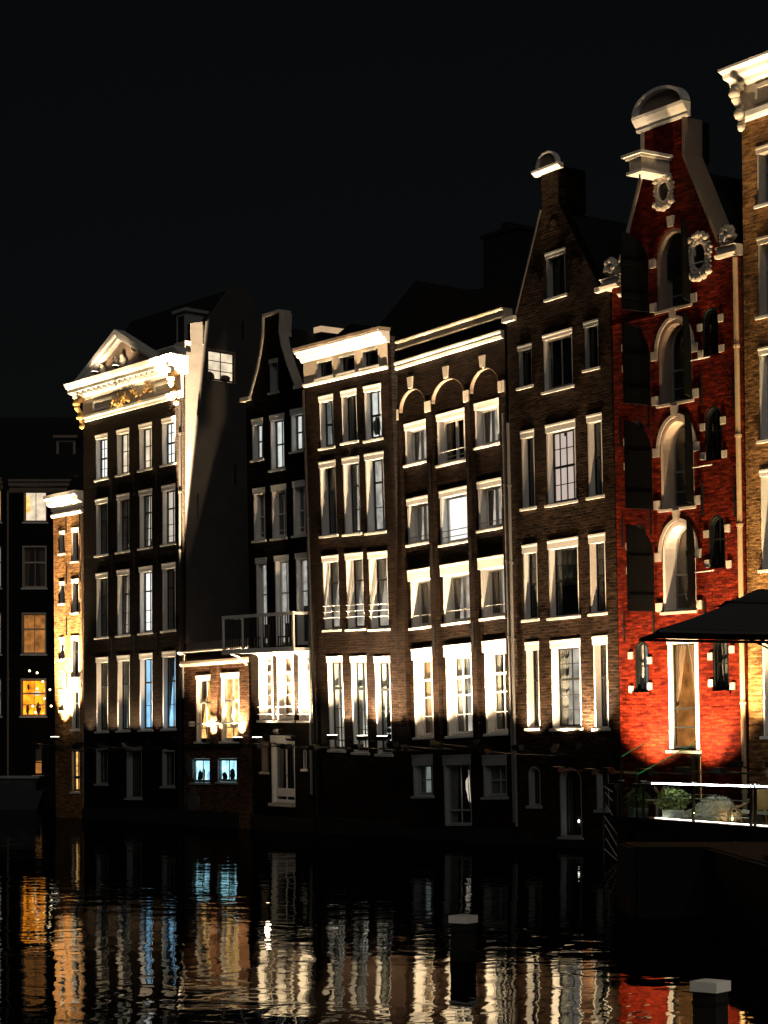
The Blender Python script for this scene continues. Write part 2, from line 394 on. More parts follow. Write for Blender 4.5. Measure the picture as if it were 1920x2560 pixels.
    for t in things:      # small things seen inside: (fx0, fx1, fz0, fz1, material)
        H.add('object_on_sill', MB().blob((u0+(u1-u0)*(t[0]+t[1])/2-.06, dep+deep+.10, v0+(v1-v0)*(t[2]+t[3])/2), ((u1-u0)*(t[1]-t[0])/2, .03, (v1-v0)*(t[3]-t[2])/2), jit=.25, seed=seed), t[4], W)
    for z, dy in bars:    # guard rails across the opening: height fraction, distance in front
        z = v0 + (v1-v0)*z
        H.add('guard_rail', MB().tube([(u0+.01, dep+dy, z), (u1-.01, dep+dy, z)], .016, 6), 'white', W)
    return W
def facade(H, outline, mat, thick=.12, name='front_wall', y=0., holes=None):
    return H.add(name, MB().prism(outline, y, y+thick, H.holes if holes is None else holes, back=False), mat)
def body(H, u0, u1, top, depth=9., mat='backwall', y0=.75, roof=None, ridge='y', bottom=-.6):
    """what stands behind the front: side and back walls and a roof"""
    H.add('side_wall', box(u0, u0+.2, .121, depth, bottom, top), mat); H.add('side_wall', box(u1-.2, u1, .121, depth, bottom, top), mat)
    H.add('rear_wall', box(u0+.2, u1-.2, depth-.2, depth, bottom, top), mat)
    if roof:
        um = (u0+u1)/2
        r = MB()
        if ridge == 'y': r.prism([(u0, top+.004), (u1, top+.004), (um, roof)], .3, depth)
        else: r.profile([(.3, top+.004), (depth, top+.004), (depth*.5, roof)], u0, u1)
        H.add('roof', r, 'roof')
    else:
        H.add('roof', box(u0, u1, .3, depth, top+.004, top+.2), 'roof')
def coping(H, poly, t, y0, y1, mat, name='coping'):
    """a strip of stone along an open outline in (x,z), laid on its outer (left hand) side"""
    pts = [Vector(p) for p in poly]; o = []
    for i, p in enumerate(pts):
        d = (pts[min(i+1, len(pts)-1)] - pts[max(i-1, 0)]).normalized(); o.append(p + Vector((-d.y, d.x))*t)
    return H.add(name, MB().ring([tuple(q) for q in o], [tuple(q) for q in pts], y0, y1), mat)
def anchor(H, u, v, h=.9):
    H.add('wall_anchor', MB().box(u-.025, u+.025, -.045, -.003, v-h/2, v+h/2).box(u-.06, u+.06, -.05, -.046, v-.04, v+.04), 'iron')
def downpipe(H, u, v0, v1, mat='pipe', r=.05, y=-.09, hopper=False):
    mb = MB().tube([(u, y, v0), (u, y, v1)], r, 8)
    z = v0+1
    while z < v1:
        mb.tube([(u, y, z), (u, y, z+.07)], r*1.35, 8); mb.box(u-.02, u+.02, y, -.004, z+.01, z+.05); z += 2.4
    if hopper: mb.tube([(u, y, v1), (u+.02, y-.05, v1+.12), (u+.07, y-.1, v1+.34)], r*1.3, 8, r*.5)
    return H.add('downpipe', mb, mat)
CORN = lambda p, v0, v1: [(.05, v0), (-.05*p/.35, v0), (-.10*p/.35, v0+(v1-v0)*.18), (-.12*p/.35, v0+(v1-v0)*.38), (-.24*p/.35, v0+(v1-v0)*.5), (-.26*p/.35, v0+(v1-v0)*.72), (-p, v0+(v1-v0)*.86), (-p, v1), (.05, v1)]
#HOUSES
# ------------------------------------------------------------------ floodlights
def flood(H, u, tgt, power, cone, label, y=-1.25, v=3.45, blend=.9, col=(1, .72, .43), w=.34, arm=True, glow=False, spill=0):
    root = empty('floodlight', H.mat @ Matrix.Translation((u, y, v)))
    tag(root, label, 'floodlight', 'floodlights along the house fronts')
    add('housing', MB().profile([(-.10, -.12), (.06, -.14), (.12, -.02), (.12, .03), (-.13, .03), (-.14, -.04)], -w/2, w/2), 'iron', root)
    add('lens', box(-w/2+.02, w/2-.02, -.12, .11, .031, .045), 'lens' if glow else 'darksash', root)
    if arm: add('arm', MB().tube([(0, .12, -.06), (0, -y*.5, -.16), (0, -y-.004, -.22)], .022, 6), 'iron', root)
    ld = bpy.data.lights.new('flood_beam', 'SPOT'); ld.energy = power; ld.spot_size = R(cone); ld.spot_blend = blend; ld.color = col; ld.shadow_soft_size = .07
    lo = bpy.data.objects.new('flood_beam', ld); COL.objects.link(lo); lo.parent = root
    d = Vector(tgt) - Vector((u, y, v))
    lo.location = (0, 0, .10); lo.rotation_euler = d.to_track_quat('-Z', 'Y').to_euler()
    if spill:
        pd = bpy.data.lights.new('lens_spill', 'POINT'); pd.energy = spill; pd.color = col; pd.shadow_soft_size = .1
        po = bpy.data.objects.new('lens_spill', pd); COL.objects.link(po); po.parent = root; po.location = (0, -.45, .05)
    return root

G2 = ((.5, .06),)
# ------------------------------------------------------------------ far dark house that closes the row on the left
H = House('dark_canal_house', 'dark flat-fronted house with orange lit windows and a pale eaves board, facing straight across', (-19.712, 112, 0), 0, 0, 0, angle=0)
window(H, -.48, .84, 15.88, 17.74, fill='l_warm', lint=.06, fr='fascia', sash='fascia', rows=(), things=((.02, .3, .3, .8, 'l_amber'),))
window(H, -.54, .81, 12.19, 14.55, fill='room', lint=.08, fr='cream', sash='cream', rows=((.62, .09),), cur='sides', ccol='c_brown')
window(H, -.58, .79, 8.48, 10.81, fill='l_brown', lint=.1, fr='cream', sash='cream', rows=((.62, .09),), cur='sides', ccol='l_brown')
window(H, -.64, .80, 5.0, 7.12, fill='l_orange', lint=.1, fr='cream', sash='cream', rows=((.3, .05), (.62, .09)), things=((.2, .34, .05, .3, 'c_brown'), (.6, .8, .05, .35, 'c_brown'), (.25, .35, .7, .85, 'c_brown'), (.5, .8, .55, .66, 'l_warm')))
window(H, .06, .6, 1.7, 3.47, fill='l_brown', lint=.06, fr='base', sash='darksash', rows=((.4, .06),), cols=1, cur='half', ccol='c_brown')
window(H, -3.2, -1.72, 15.88, 17.74, fill='l_amber', lint=.06, fr='fascia', sash='fascia', rows=())
window(H, -3.2, -1.72, 12.19, 14.55, fill='l_cool', lint=.08, fr='fascia', sash='fascia', rows=((.62, .09),))
window(H, -3.2, -1.72, 8.48, 10.81, fill='l_dim', lint=.08, fr='fascia', sash='fascia', rows=((.62, .09),))
window(H, -3.2, -1.72, 5.0, 7.12, fill='l_dim', lint=.08, fr='fascia', sash='fascia', rows=((.62, .09),))
facade(H, rect(-5.2, 3.6, -.6, 18.0), 'b_dark')
body(H, -5.2, 3.6, 17.95, roof=22.5, ridge='x')
H.add('eaves_board', MB().profile(CORN(.5, 17.5, 18.2), -1.25, 3.4), 'fascia')
H.add('eaves_board', MB().profile(CORN(.5, 17.7, 18.3), -5.2, -1.6), 'fascia')
downpipe(H, -1.33, 1.2, 17.6, 'fascia', .06)
d = H.add('dormer', MB().box(1.0, 2.1, 2.2, 4.6, 18.6, 20.9).profile([(1.9, 20.9), (4.8, 20.9), (4.8, 21.1), (1.9, 21.05)], .85, 2.25), 'fascia')
H.add('pane', box(1.15, 1.95, 2.19, 2.196, 19.3, 20.7), 'room', d)

# ------------------------------------------------------------------ narrow yellow-lit brick house
H = House('narrow_brick_house', 'narrow house of glowing yellow-brown brick under a bright white cornice', (-14.132, 89.785, 0), 4.76, .57, 0)
for (a, b, c, d_) in ((-.65, -.18, 11.9, 12.88), (-.68, -.24, 9.65, 10.6), (-.71, -.32, 7.15, 8.09), (-.72, -.43, 4.83, 5.74)):
    window(H, a, b, c, d_, cols=1, rows=(), lint=.13, deep=.22, jt=.05, fill='room', cur='left', ccol='c_brown')
for (a, b, c, d_) in ((.43, 1.05, 11.46, 12.92), (.39, 1.03, 9.17, 10.64)):
    window(H, a, b, c, d_, cols=1, rows=(), lint=.15, deep=.26, fill='room', cur='left', ccol='c_brown')
window(H, .31, .98, 6.3, 8.1, cols=2, rows=((.38, .03), (.68, .06)), lint=.16, deep=.22, cur='full', ccol='c_brown')
window(H, .29, .98, 3.97, 5.78, cols=2, rows=((.38, .03), (.68, .06)), lint=.12, deep=.22, cur='full', ccol='c_brown')
D = window(H, .22, .95, 1.18, 3.1, cols=2, rows=((.33, .12), (.62, .03)), lint=.1, deep=.18, fr='greysash', sash='darksash', fill='l_amber', name='door')
facade(H, rect(-1.2, 1.42, -.6, 14.4), 'b_gold')
body(H, -1.2, 1.42, 14.0, roof=15.4)
H.add('cornice', MB().profile([(.05, 13.85), (-.06, 13.85), (-.06, 14.0), (-.30, 14.12), (-.32, 14.28), (-.46, 14.36), (-.46, 14.52), (.05, 14.52)], -1.3, 1.5), 'white')
H.add('frieze_moulding', MB().profile([(.02, 13.54), (-.08, 13.54), (-.12, 13.66), (-.06, 13.72), (.02, 13.72)], -1.25, 1.47), 'white')
H.add('frieze', box(-1.2, 1.42, -.04, -.003, 13.721, 13.85), 'stone')
for u, v in ((-.02, 13.15), (-.02, 10.9), (-.06, 8.6), (-.08, 6.1), (1.2, 13.1), (1.2, 10.9), (1.2, 6.2)): anchor(H, u, v, .8)
downpipe(H, 1.46, .6, 13.5, 'fascia', .045)
H.add('roof_hook', MB().tube([(1.15, -.3, 14.3), (1.1, -.62, 14.25), (1.12, -.62, 14.05), (1.25, -.1, 13.7)], .02, 6), 'iron')
H.add('dormer', MB().box(1.35, 1.8, 1.4, 2.6, 14.4, 15.6).prism([(1.27, 15.6), (1.88, 15.6), (1.575, 16.0)], 1.35, 2.6), 'fascia')
flood(H, .35, (.2, .25, 8.5), 50000, 66, 'glowing floodlight at the foot of the narrow yellow-brown house', y=-.9, v=3.6, blend=1, glow=True)
flood(H, -.3, (-.2, .2, 11), 14000, 66, 'floodlight arm at the corner of the narrow yellow-brown house by the dark house', y=-.5, v=3.6, blend=1, glow=True)
flood(H, .6, (.2, -.25, 14.2), 30000, 12, 'upward spot under the white cornice of the narrow yellow-brown house', y=-2.2, v=3.4)

# ------------------------------------------------------------------ pediment house
H = House('pediment_house', 'tall dark brick house with a gilded carved cornice and triangular pediment', (-10.613, 84.568, 0), 5.9, -.2, -.56); H2 = H
C = ((-2.91, -1.95), (-1.21, -.24), (.53, 1.51), (2.26, 3.24))
for i, (a, b) in enumerate(C):
    window(H, a, b, 14.81, 16.7, cols=3 if i in (0, 3) else 2, rows=((.24, .02), (.5, .07), (.76, .02)) if i in (0, 3) else ((.2, .02), (.56, .035)), fill='l_warm' if i in (1, 2) else 'l_white', fr='white', lint=.16,
           cur=None, things=((.55, .9, .06, .22, 'black'),) if i == 3 else ())
    window(H, a, b, 11.51, 13.92, cols=2, rows=((.14, .02), (.36, .025), (.66, .06)), lint=.2,
           fill=('room', 'room', 'l_cream', 'l_cream')[i], cur=('full', 'sides', 'sides', None)[i], ccol=('c_grey', 'c_pink', 'c_white', 'c_white')[i],
           things=(((.3, .8, .03, .16, 'l_cream'),), ((.4, 1., .05, .15, 'l_cool'), (.5, .9, .62, .7, 'l_pink')), ((.35, .95, .02, .2, 'black'), (.45, .8, .3, .38, 'black')), ())[i])
    window(H, a, b, 7.94, 10.69, cols=2, rows=((.16, .02), (.36, .025), (.68, .06)), lint=.2,
           fill=('l_dim', 'l_cream', 'l_white', 'room')[i], cur=('full', 'sides', None, 'full')[i], ccol=('c_grey', 'c_brown', 'c_white', 'c_grey')[i],
           things=(((.3, .8, .02, .13, 'l_cream'), (.82, .95, .58, .62, 'bulb')), ((.5, .9, .12, .17, 'bulb'),), (), ((.3, .6, .9, .94, 'l_cool'), (.7, 1., .89, .95, 'l_blue')))[i])
    window(H, a, b, 3.87, 7.04, cols=2, rows=((.33, .025), (.66, .07)), lint=.2,
           fill=('l_dim', 'l_grey', 'l_blue', 'l_blue')[i], cur=('full', 'sides', None, 'half')[i] if i != 3 else 'vee', ccol=('c_grey', 'c_grey', 'c_white', 'room')[i], sill=True,
           things=(((.35, .8, .02, .12, 'l_cream'),) if i == 3 else ()))
window(H, -2.95, -2.0, 1.6, 3.15, cols=3, rows=((.5, .03),), lint=.1, fr='greysash', sillmat='greysash', cur='sides')
window(H, -.52, .68, 1.0, 3.14, cols=1, rows=(), lint=.14, fr='greysash', name='door', sash='darksash', sill=True, sillmat='greysash', deep=.34)
window(H, 2.2, 3.15, 1.5, 3.02, cols=3, rows=((.5, .03),), lint=.1, fr='greysash', sillmat='greysash', cur='sides')
facade(H, rect(-3.93, 3.82, -.6, 19.0), 'b_dark')
H.add('party_wall', box(-4.85, -3.94, .66, 6, -.6, 13.5), 'backwall')
# right-hand side wall of grey plaster with its own lit window, roof behind
sw = []
SX = Matrix.Translation((3.82, 0, 0)) @ Matrix.Rotation(R(90), 4, 'Z')
window(H, 1.22, 2.66, 18.28, 19.62, cols=2, rows=((.33, .03), (.66, .03)), sash='darksash', fr='fascia', fill='l_warm', lint=.09, deep=.12, xf=SX, holes=sw, sill=False, things=((.05, .4, .02, .3, 'c_brown'), (.6, .95, .05, .25, 'c_brown')))
H.add('plastered_side_wall', MB().prism([(.125, -.6), (9, -.6), (9, 19.0), (4.6, 19.0), (3.4, 22.3), (2.5, 22.35), (1.2, 20.7), (.4, 20.5), (.4, 19.3), (.125, 19.3)], .0, .25, sw, back=False), 'plaster', xf=SX)
for y_, v_, h_ in ((1.0, 20.1, .8), (.7, 16.2, 1.0), (.72, 13.0, 1.0), (3.0, 20.6, .7), (2.6, 14.5, .9), (4.2, 17.0, .9)):
    H.add('wall_anchor', box(3.823, 3.86, y_-.03, y_+.03, v_-h_/2, v_+h_/2), 'iron')
H.add('side_wall', box(-3.93, -3.7, .121, 9, -.6, 19), 'backwall'); H.add('rear_wall', box(-3.7, 3.55, 8.8, 9, -.6, 19), 'backwall')
H.add('roof', MB().profile([(.3, 19.004), (9, 19.004), (4.5, 19.1), (3.3, 22.2), (2.5, 22.25), (.6, 19.6)], -3.93, 3.3), 'roof')
dm = H.add('dormer', MB().box(2.25, 2.95, .75, 2.4, 19.3, 21.2).box(2.1, 3.1, .62, 2.5, 21.2, 21.33), 'greysash')
H.add('pane', box(2.38, 2.82, .741, .746, 19.8, 21.05), 'room', dm)
H.add('parapet', box(3.0, 3.81, .13, .6, 19.01, 19.75), 'stone')
# entablature
H.add('architrave', MB().profile([(-.003, 17.42), (-.12, 17.42), (-.13, 17.52), (-.20, 17.56), (-.20, 17.66), (-.003, 17.66)], -3.7, 3.85), 'white')
fz = H.add('frieze', box(-3.8, 3.85, -.10, -.003, 17.66, 18.36), 'stone')
for a, b in ((-2.9, -1.3), (1.9, 3.1)):
    H.add('frieze_panel', MB().ring([(a, 17.75), (b, 17.75), (b, 18.2), (a, 18.2), (a, 17.75)], [(a+.1, 17.85), (b-.1, 17.85), (b-.1, 18.1), (a+.1, 18.1), (a+.1, 17.85)], -.16, -.101), 'white', fz)
cv = MB(); cv.smooth = True
rnd = random.Random(3)
for k in range(16):
    t = k/33; u = -1.25 + 2.9*t; dz = -.16*math.sin(3*math.pi*t)**2
    cv.blob((u, -.17, 17.98+dz+rnd.uniform(-.12, .12)), (rnd.uniform(.05, .14), .09, rnd.uniform(.05, .16)), 8, 5, .3, k)
for k in range(70):
    u = rnd.uniform(-1.4, 1.8); z = 17.98 + .2*math.sin(u*5.5) + rnd.uniform(-.16, .16); a_ = rnd.uniform(0, 6.28)
    cv.tube([(u, -.14, z), (u+.05*math.cos(a_), -.22, z+.05*math.sin(a_)), (u+.13*math.cos(a_), -.18, z+.13*math.sin(a_))], .035, 5, .006)
H.add('carved_festoon', cv, 'carve', fz)['kind'] = 'stuff'
H.add('cornice', MB().profile([(.05, 18.36), (-.16, 18.36), (-.20, 18.46), (-.34, 18.50), (-.36, 18.62), (-.60, 18.68), (-.60, 18.82), (-.74, 18.92), (-.80, 19.06), (.05, 19.06)], -4.25, 4.15), 'white')
for u in [-3.5+.42*i for i in range(17)]: H.add('dentil', box(u-.07, u+.07, -.56, -.362, 18.53, 18.67), 'white')
for u in (-3.72, 3.62):   # scrolled consoles with gilded masks at both ends
    c_ = MB(); c_.smooth = True
    c_.tube([(u, -.2, 18.4), (u, -.48, 18.3), (u, -.46, 18.0), (u, -.24, 17.75), (u, -.22, 17.45), (u, -.14, 17.2)], .15, 8, .08)
    c_.blob((u, -.46, 18.2), (.2, .16, .17), seed=2); c_.blob((u, -.3, 17.62), (.2, .14, .14), seed=4); c_.blob((u, -.2, 17.22), (.12, .1, .13), seed=5)
    H.add('console', c_, 'carve')
px0, px1, pa, pz0, pz1 = -3.75, 2.75, -.5, 19.064, 20.75
H.add('tympanum', MB().prism([(px0+.3, pz0), (px1-.3, pz0), (pa, pz1-.2)], -.12, .3), 'fascia')
H.add('raking_cornice', MB().ring([(px0, pz0+.12), (pa, pz1+.12), (px1, pz0+.12)], [(px0+.12, pz0), (pa, pz1-.12), (px1-.12, pz0)], -.56, -.05), 'white')
H.add('raking_cornice', MB().ring([(px0+.2, pz0+.04), (pa, pz1-.122), (px1-.2, pz0+.04)], [(px0+.45, pz0), (pa, pz1-.26), (px1-.45, pz0)], -.40, -.05), 'white')
H.add('attic_cornice', MB().profile(CORN(.62, 19.064, 19.42), 2.76, 4.0), 'white')
rl = MB(); rl.smooth = True
for u, z, s_ in ((-1.9, 19.36, .2), (-.35, 19.5, .24), (.45, 19.9, .13), (-.9, 19.6, .16)): rl.blob((u, -.24, z), (s_, .12, s_*.9), seed=int(u*9)); rl.blob((u+.02, -.3, z+s_*.9), (s_*.5, .08, s_*.5), seed=3)
H.add('tympanum_relief', rl, 'stone')['kind'] = 'stuff'
for u in (-1.6, .15, 1.9):
    for v in (14.3, 10.95, 7.4): anchor(H, u, v, .95)
H.add('hoist_hook', MB().tube([(-.35, -.6, 18.68), (-.35, -.62, 18.5), (-.28, -.62, 18.42), (-.22, -.62, 18.5)], .025, 6), 'iron')
downpipe(H, 3.72, .5, 17.2, 'iron', .05)
H.add('base_course', box(-3.95, 3.83, -.09, -.003, -.6, .55), 'base')
for k, u in enumerate((-3.4, -1.58, .15, 1.9)):
    flood(H, u, (u+.1, .2, 7.5), 1300, 84, ('floodlight by the outer corner of the pediment house', 'floodlight under the pier beside the second window of the pediment house', 'floodlight under the middle pier of the pediment house', 'floodlight under the last pier of the pediment house')[k], y=-.55, v=3.35, blend=1)
for u, what in ((-3.45, 'left console'), (-1.75, 'left frieze panel'), (-.05, 'gilded festoon'), (1.7, 'right frieze panel'), (3.4, 'right console')):
    flood(H, u, (u, -.38, 18.75), 21000, 11, 'narrow spot aimed at the %s of the carved cornice' % what, y=-2.7, v=3.2, col=(1, .70, .36), blend=.6)
for u, what in ((-1.75, 'lower'), (-.1, 'upper')):
    flood(H, u, (u-.1, -.62, 22), 130, 150, 'small lamp on the cornice ledge lighting the %s half of the pediment' % what, y=-.74, v=19.2, blend=1, arm=False, glow=True, w=.2)

# ------------------------------------------------------------------ low shop between the pediment house and the neck gable
H = House('low_canal_shop', 'low two-storey brick shop with warm lit windows and a metal gutter band', (-6.56, 78.558, 0), 2.86, 0, 0); HS = H
kw = dict(cols=2, rows=((.2, .04), (.62, .08)), sash='white', lint=.14, deep=.2, sill=True)
window(H, -1.58, -.42, 3.35, 5.95, fill='l_amber', cur='vee', ccol='c_brown', things=((.3, .6, .02, .3, 'c_brown'), (.7, .9, .0, .2, 'black')), **kw)
window(H, .29, 1.6, 3.35, 5.99, fill='l_amber', things=((.2, .5, .28, .52, 'c_white'), (.15, .75, .2, .27, 'c_white'), (.78, .95, .3, .45, 'c_pink'), (.6, .95, .0, .2, 'c_brown'), (.8, .98, .76, .86, 'bulb')), **kw)
window(H, -1.9, -.52, 1.72, 2.67, cols=2, rows=(), fill='l_cyan', fr='greysash', sash='greysash', sillmat='greysash', lint=.05, deep=.14, things=((.1, .35, 0, .5, 'black'), (.35, .5, .0, .6, 'c_pink'), (.6, .8, .1, .45, 'l_blue')))
window(H, 0, 1.45, 1.76, 2.68, cols=2, rows=(), fill='l_cyan', fr='greysash', sash='greysash', sillmat='greysash', lint=.05, deep=.14, things=((.05, .3, .05, .4, 'black'), (.42, .7, .05, .55, 'black')))
facade(H, rect(-2.5, 2.5, -.6, 7.0), 'b_shop')
H.add('party_wall', box(-3.40, -2.51, .66, 6, -.6, 7.0), 'backwall')
body(H, -2.5, 2.5, 7.0, depth=8)
H.add('roof_upstand', box(-2.3, 2.48, .02, .3, 7.005, 7.30), 'fascia')
H.add('gutter', MB().profile([(.0, 6.86), (-.14, 6.86), (-.22, 6.92), (-.22, 6.98), (.0, 6.98)], -2.62, 2.52), 'pipe')
H.add('fascia_board', MB().profile([(-.003, 6.36), (-.16, 6.36), (-.20, 6.46), (-.20, 6.56), (-.003, 6.56)], -2.48, 2.52), 'cream')
H.add('corner_pier', box(1.8, 2.5, -.12, -.003, -.6, 6.35), 'b_shop')
H.add('pier', box(-.38, .12, -.07, -.003, 3.2, 6.3), 'b_shop')
H.add('ledge', box(-2.5, 2.5, -.14, -.003, 3.1, 3.22), 'base')
H.add('planter_rail', MB().tube([(-1.75, -.2, 4.05), (1.72, -.2, 4.05)], .03, 6).box(-1.8, -1.66, -.21, -.003, 3.95, 4.15).box(-.45, -.38, -.21, -.003, 3.95, 4.15).box(.1, .2, -.21, -.003, 3.95, 4.15), 'white')
downpipe(H, -2.42, 5.1, 6.9, 'pipe', .045)
H.add('base_course', box(-2.55, 2.5, -.08, -.003, -.6, .6), 'base')
sp = MB(); sp.smooth = True
for x, z, s_ in ((-2.2, 2.3, .3), (-1.7, 1.35, .2), (-1.9, .9, .5)): sp.blob((x, -.0, z), (s_, .012, s_*1.6), jit=.3, seed=int(s_*10))
H.add('plaster_patch', sp, 'plaster')
flood(H, -.15, (-.1, .2, 6.2), 5000, 110, 'floodlight below the brick pier between the warm shop windows', y=-.38, v=3.42, blend=1)
flood(H, 2.1, (1.0, .2, 7), 4000, 110, 'glowing floodlight at the sill of the right-hand shop window', y=-.38, v=3.45, blend=1, glow=True)
flood(H, -2.86, (-2.86, -.13, 19), 3200000, 14.6, 'spot beside the shop throwing a wedge of light up the grey plaster wall', y=-.15, v=3.5, blend=.12, w=.2)


# ------------------------------------------------------------------ neck gable house with the balcony
H = House('neck_gable_house', 'narrow black brick house with a neck gable and an iron balcony', (-3.701, 74.32, 0), 4.41, 1.67, .91); H3 = H
window(H, -.53, .01, 16.26, 17.44, cols=1, rows=((.5, .04),), lint=.12, fr='greysash', sash='greysash', sillmat='greysash')
for i, (a, b, c, d_) in enumerate(((-1.73, -1.02, 13.88, 15.37), (-.55, .35, 13.39, 15.38), (.76, 1.55, 13.94, 15.44))):
    window(H, a, b, c, d_, cols=2, rows=((.5, .05),), sash='darksash' if i else 'greysash', fill=('room', 'l_cool', 'l_cool')[i], cur=('sides', None, None)[i], ccol='l_cool', lint=.18, fr='white', sillmat='white', things=(((.5, 1, .02, .16, 'black'),) if i == 1 else ()))
for i, (a, b, c, d_) in enumerate(((-1.71, -.94, 10.86, 12.78), (-.52, .41, 10.86, 12.79), (.83, 1.61, 10.87, 12.82))):
    window(H, a, b, c, d_, cols=2, rows=((.14, .03), (.5, .06)), sash='white', fr='white', lint=.2, sillmat='white', cur='sides')
for i, (a, b, c, d_) in enumerate(((-1.61, -.89, 6.86, 10.16), (-.39, .51, 6.86, 10.17), (.94, 1.71, 6.86, 10.18))):
    window(H, a, b, c, d_, cols=1 if i != 1 else 2, rows=((.62, .05),), sash='white', lint=.18, cur=('left', 'full', 'half')[i], ccol='l_curt', sill=False, name='balcony_door')
for i, (a, b, c, d_) in enumerate(((-1.54, -.60, 4.10, 6.58), (-.35, .72, 4.10, 6.58), (1.01, 1.90, 4.10, 6.6))):
    window(H, a, b, c, d_, cols=2, rows=((.2, .03), (.38, .03), (.56, .03), (.74, .10)), sash='white', lint=.12, deep=.34, cur='full', ccol='c_brown', bars=((.09, -.06), (.2, -.06)))
window(H, -1.43, -.98, 2.16, 3.27, cols=1, rows=(), lint=.12, fr='fascia', sillmat='stone', sash='fascia')
window(H, 1.23, 1.47, 2.32, 3.04, cols=1, rows=(), lint=.05, fr='greysash', sash='darksash', arch=.1)
D = window(H, -.79, .72, 1.01, 3.5, cols=2, rows=((.16, .30),), lint=.26, sash='white', fr='white', deep=.2, name='door', sill=False, cur='sides')
H.add('door_sill', box(-.8, .73, -.16, -.004, .9, 1.005), 'stone', D); H.add('door_knob', MB().blob((.02, .12, 2.1), (.03, .03, .03), jit=0), 'steel', D)
GP = [(-2.1, 16.25), (-1.72, 16.27), (-1.28, 17.1), (-.97, 17.85), (-.83, 18.4), (-.78, 19.05), (.26, 19.08), (.19, 18.4), (.33, 17.85), (.68, 17.1), (1.13, 16.3), (1.92, 16.3)]
facade(H, [(-2.02, -.6), (2.02, -.6)] + GP[::-1], 'b_dark')
H.add('party_wall', box(-2.75, -2.03, .66, 6, -.6, 6.6), 'backwall')
body(H, -2.0, 2.0, 16.2, roof=18.6, mat='backwall')
coping(H, GP[1:6], .07, -.08, .45, 'stone'); coping(H, GP[5:7], .12, -.12, .45, 'stone'); coping(H, GP[6:11], .07, -.08, .45, 'stone')
H.add('shoulder_stone', box(-2.3, -1.72, -.14, .3, 16.12, 16.262), 'stone'); H.add('shoulder_stone', box(1.1, 1.94, -.12, .3, 16.16, 16.296), 'white')
rl_ = H.add('roof_box', box(.05, .5, 1.65, 2.7, 17.6, 18.52), 'roof'); H.add('fascia_glow', box(.04, .51, 1.64, 2.71, 18.53, 18.74), 'l_fascia', rl_)  # added glow stands in for light falling on a pale fascia
downpipe(H, 1.86, 1.4, 14.15, 'pipe', .05, hopper=True)
H.add('base_course', box(-2.05, 2.02, -.1, -.003, -.6, .5), 'base')
B = H.add('balcony', MB().box(-2.55, 2.0, -.88, -.004, 6.62, 6.74).box(-2.6, 2.04, -.93, -.86, 6.60, 6.78), 'white')
H.add('top_rail', MB().box(-2.58, 2.02, -.92, -.84, 7.92, 8.04).box(-2.58, -2.5, -.84, -.004, 7.93, 8.03).box(1.94, 2.02, -.84, -.004, 7.93, 8.03), 'white', B)
for u, w_ in ((-2.54, .07), (-1.25, .06), (-.02, .06), (1.96, .09)): H.add('post', box(u-w_/2, u+w_/2, -.915, -.845, 6.78, 7.92), 'white', B)
for q in range(28):
    u = -2.40 + q*.155
    if min(abs(u-x) for x in (-2.54, -1.25, -.02, 1.96)) < .06: continue
    H.add('baluster', MB().tube([(u, -.88, 6.78), (u, -.88, 7.0), (u, -.88, 7.25), (u, -.88, 7.6), (u, -.88, 7.92)], .018, 6), 'iron', B)
for u in (-2.2, -.7, .3, 1.75): H.add('bracket', MB().tube([(u, -.8, 6.61), (u, -.45, 6.5), (u, -.06, 6.2)], .035, 6), 'white', B)
def armchair(u, rz, label):
    r_ = empty('balcony_chair', H3.mat @ Matrix.Translation((u, -.42, 6.742)) @ Matrix.Rotation(R(rz), 4, 'Z')); tag(r_, label, 'chair', 'chairs on the balcony')
    add('seat', box(-.24, .24, -.22, .22, .40, .45), 'c_brown', r_); add('backrest', MB().box(-.24, .24, .2, .24, .86, .93), 'c_brown', r_)
    for x in (-.22, .22):
        for y in (-.2, .2): add('leg', box(x-.02, x+.02, y-.02, y+.02, 0, .40), 'c_brown', r_)
    for x in (-.21, -.1, 0, .1, .21): add('back_slat', box(x-.018, x+.018, .205, .235, .45, .86), 'c_brown', r_)
armchair(.9, 10, 'brown slat-backed chair in the middle of the iron balcony'); armchair(-.7, -15, 'brown slat-backed chair towards the shop end of the iron balcony')
flood(H, -.45, (-.9, .2, 6.4), 9000, 84, 'glowing floodlight below the balcony windows of the neck gable house', y=-.85, v=3.45, blend=1, glow=True)
flood(H, .9, (.6, .2, 6.4), 10000, 84, 'floodlight above the pale slanting door of the neck gable house', y=-.85, v=3.75, blend=1, spill=30)
flood(H, 1.7, (1.5, .2, 6.6), 5000, 84, 'floodlight beside the downpipe of the neck gable house', y=-.85, v=3.5, blend=1)

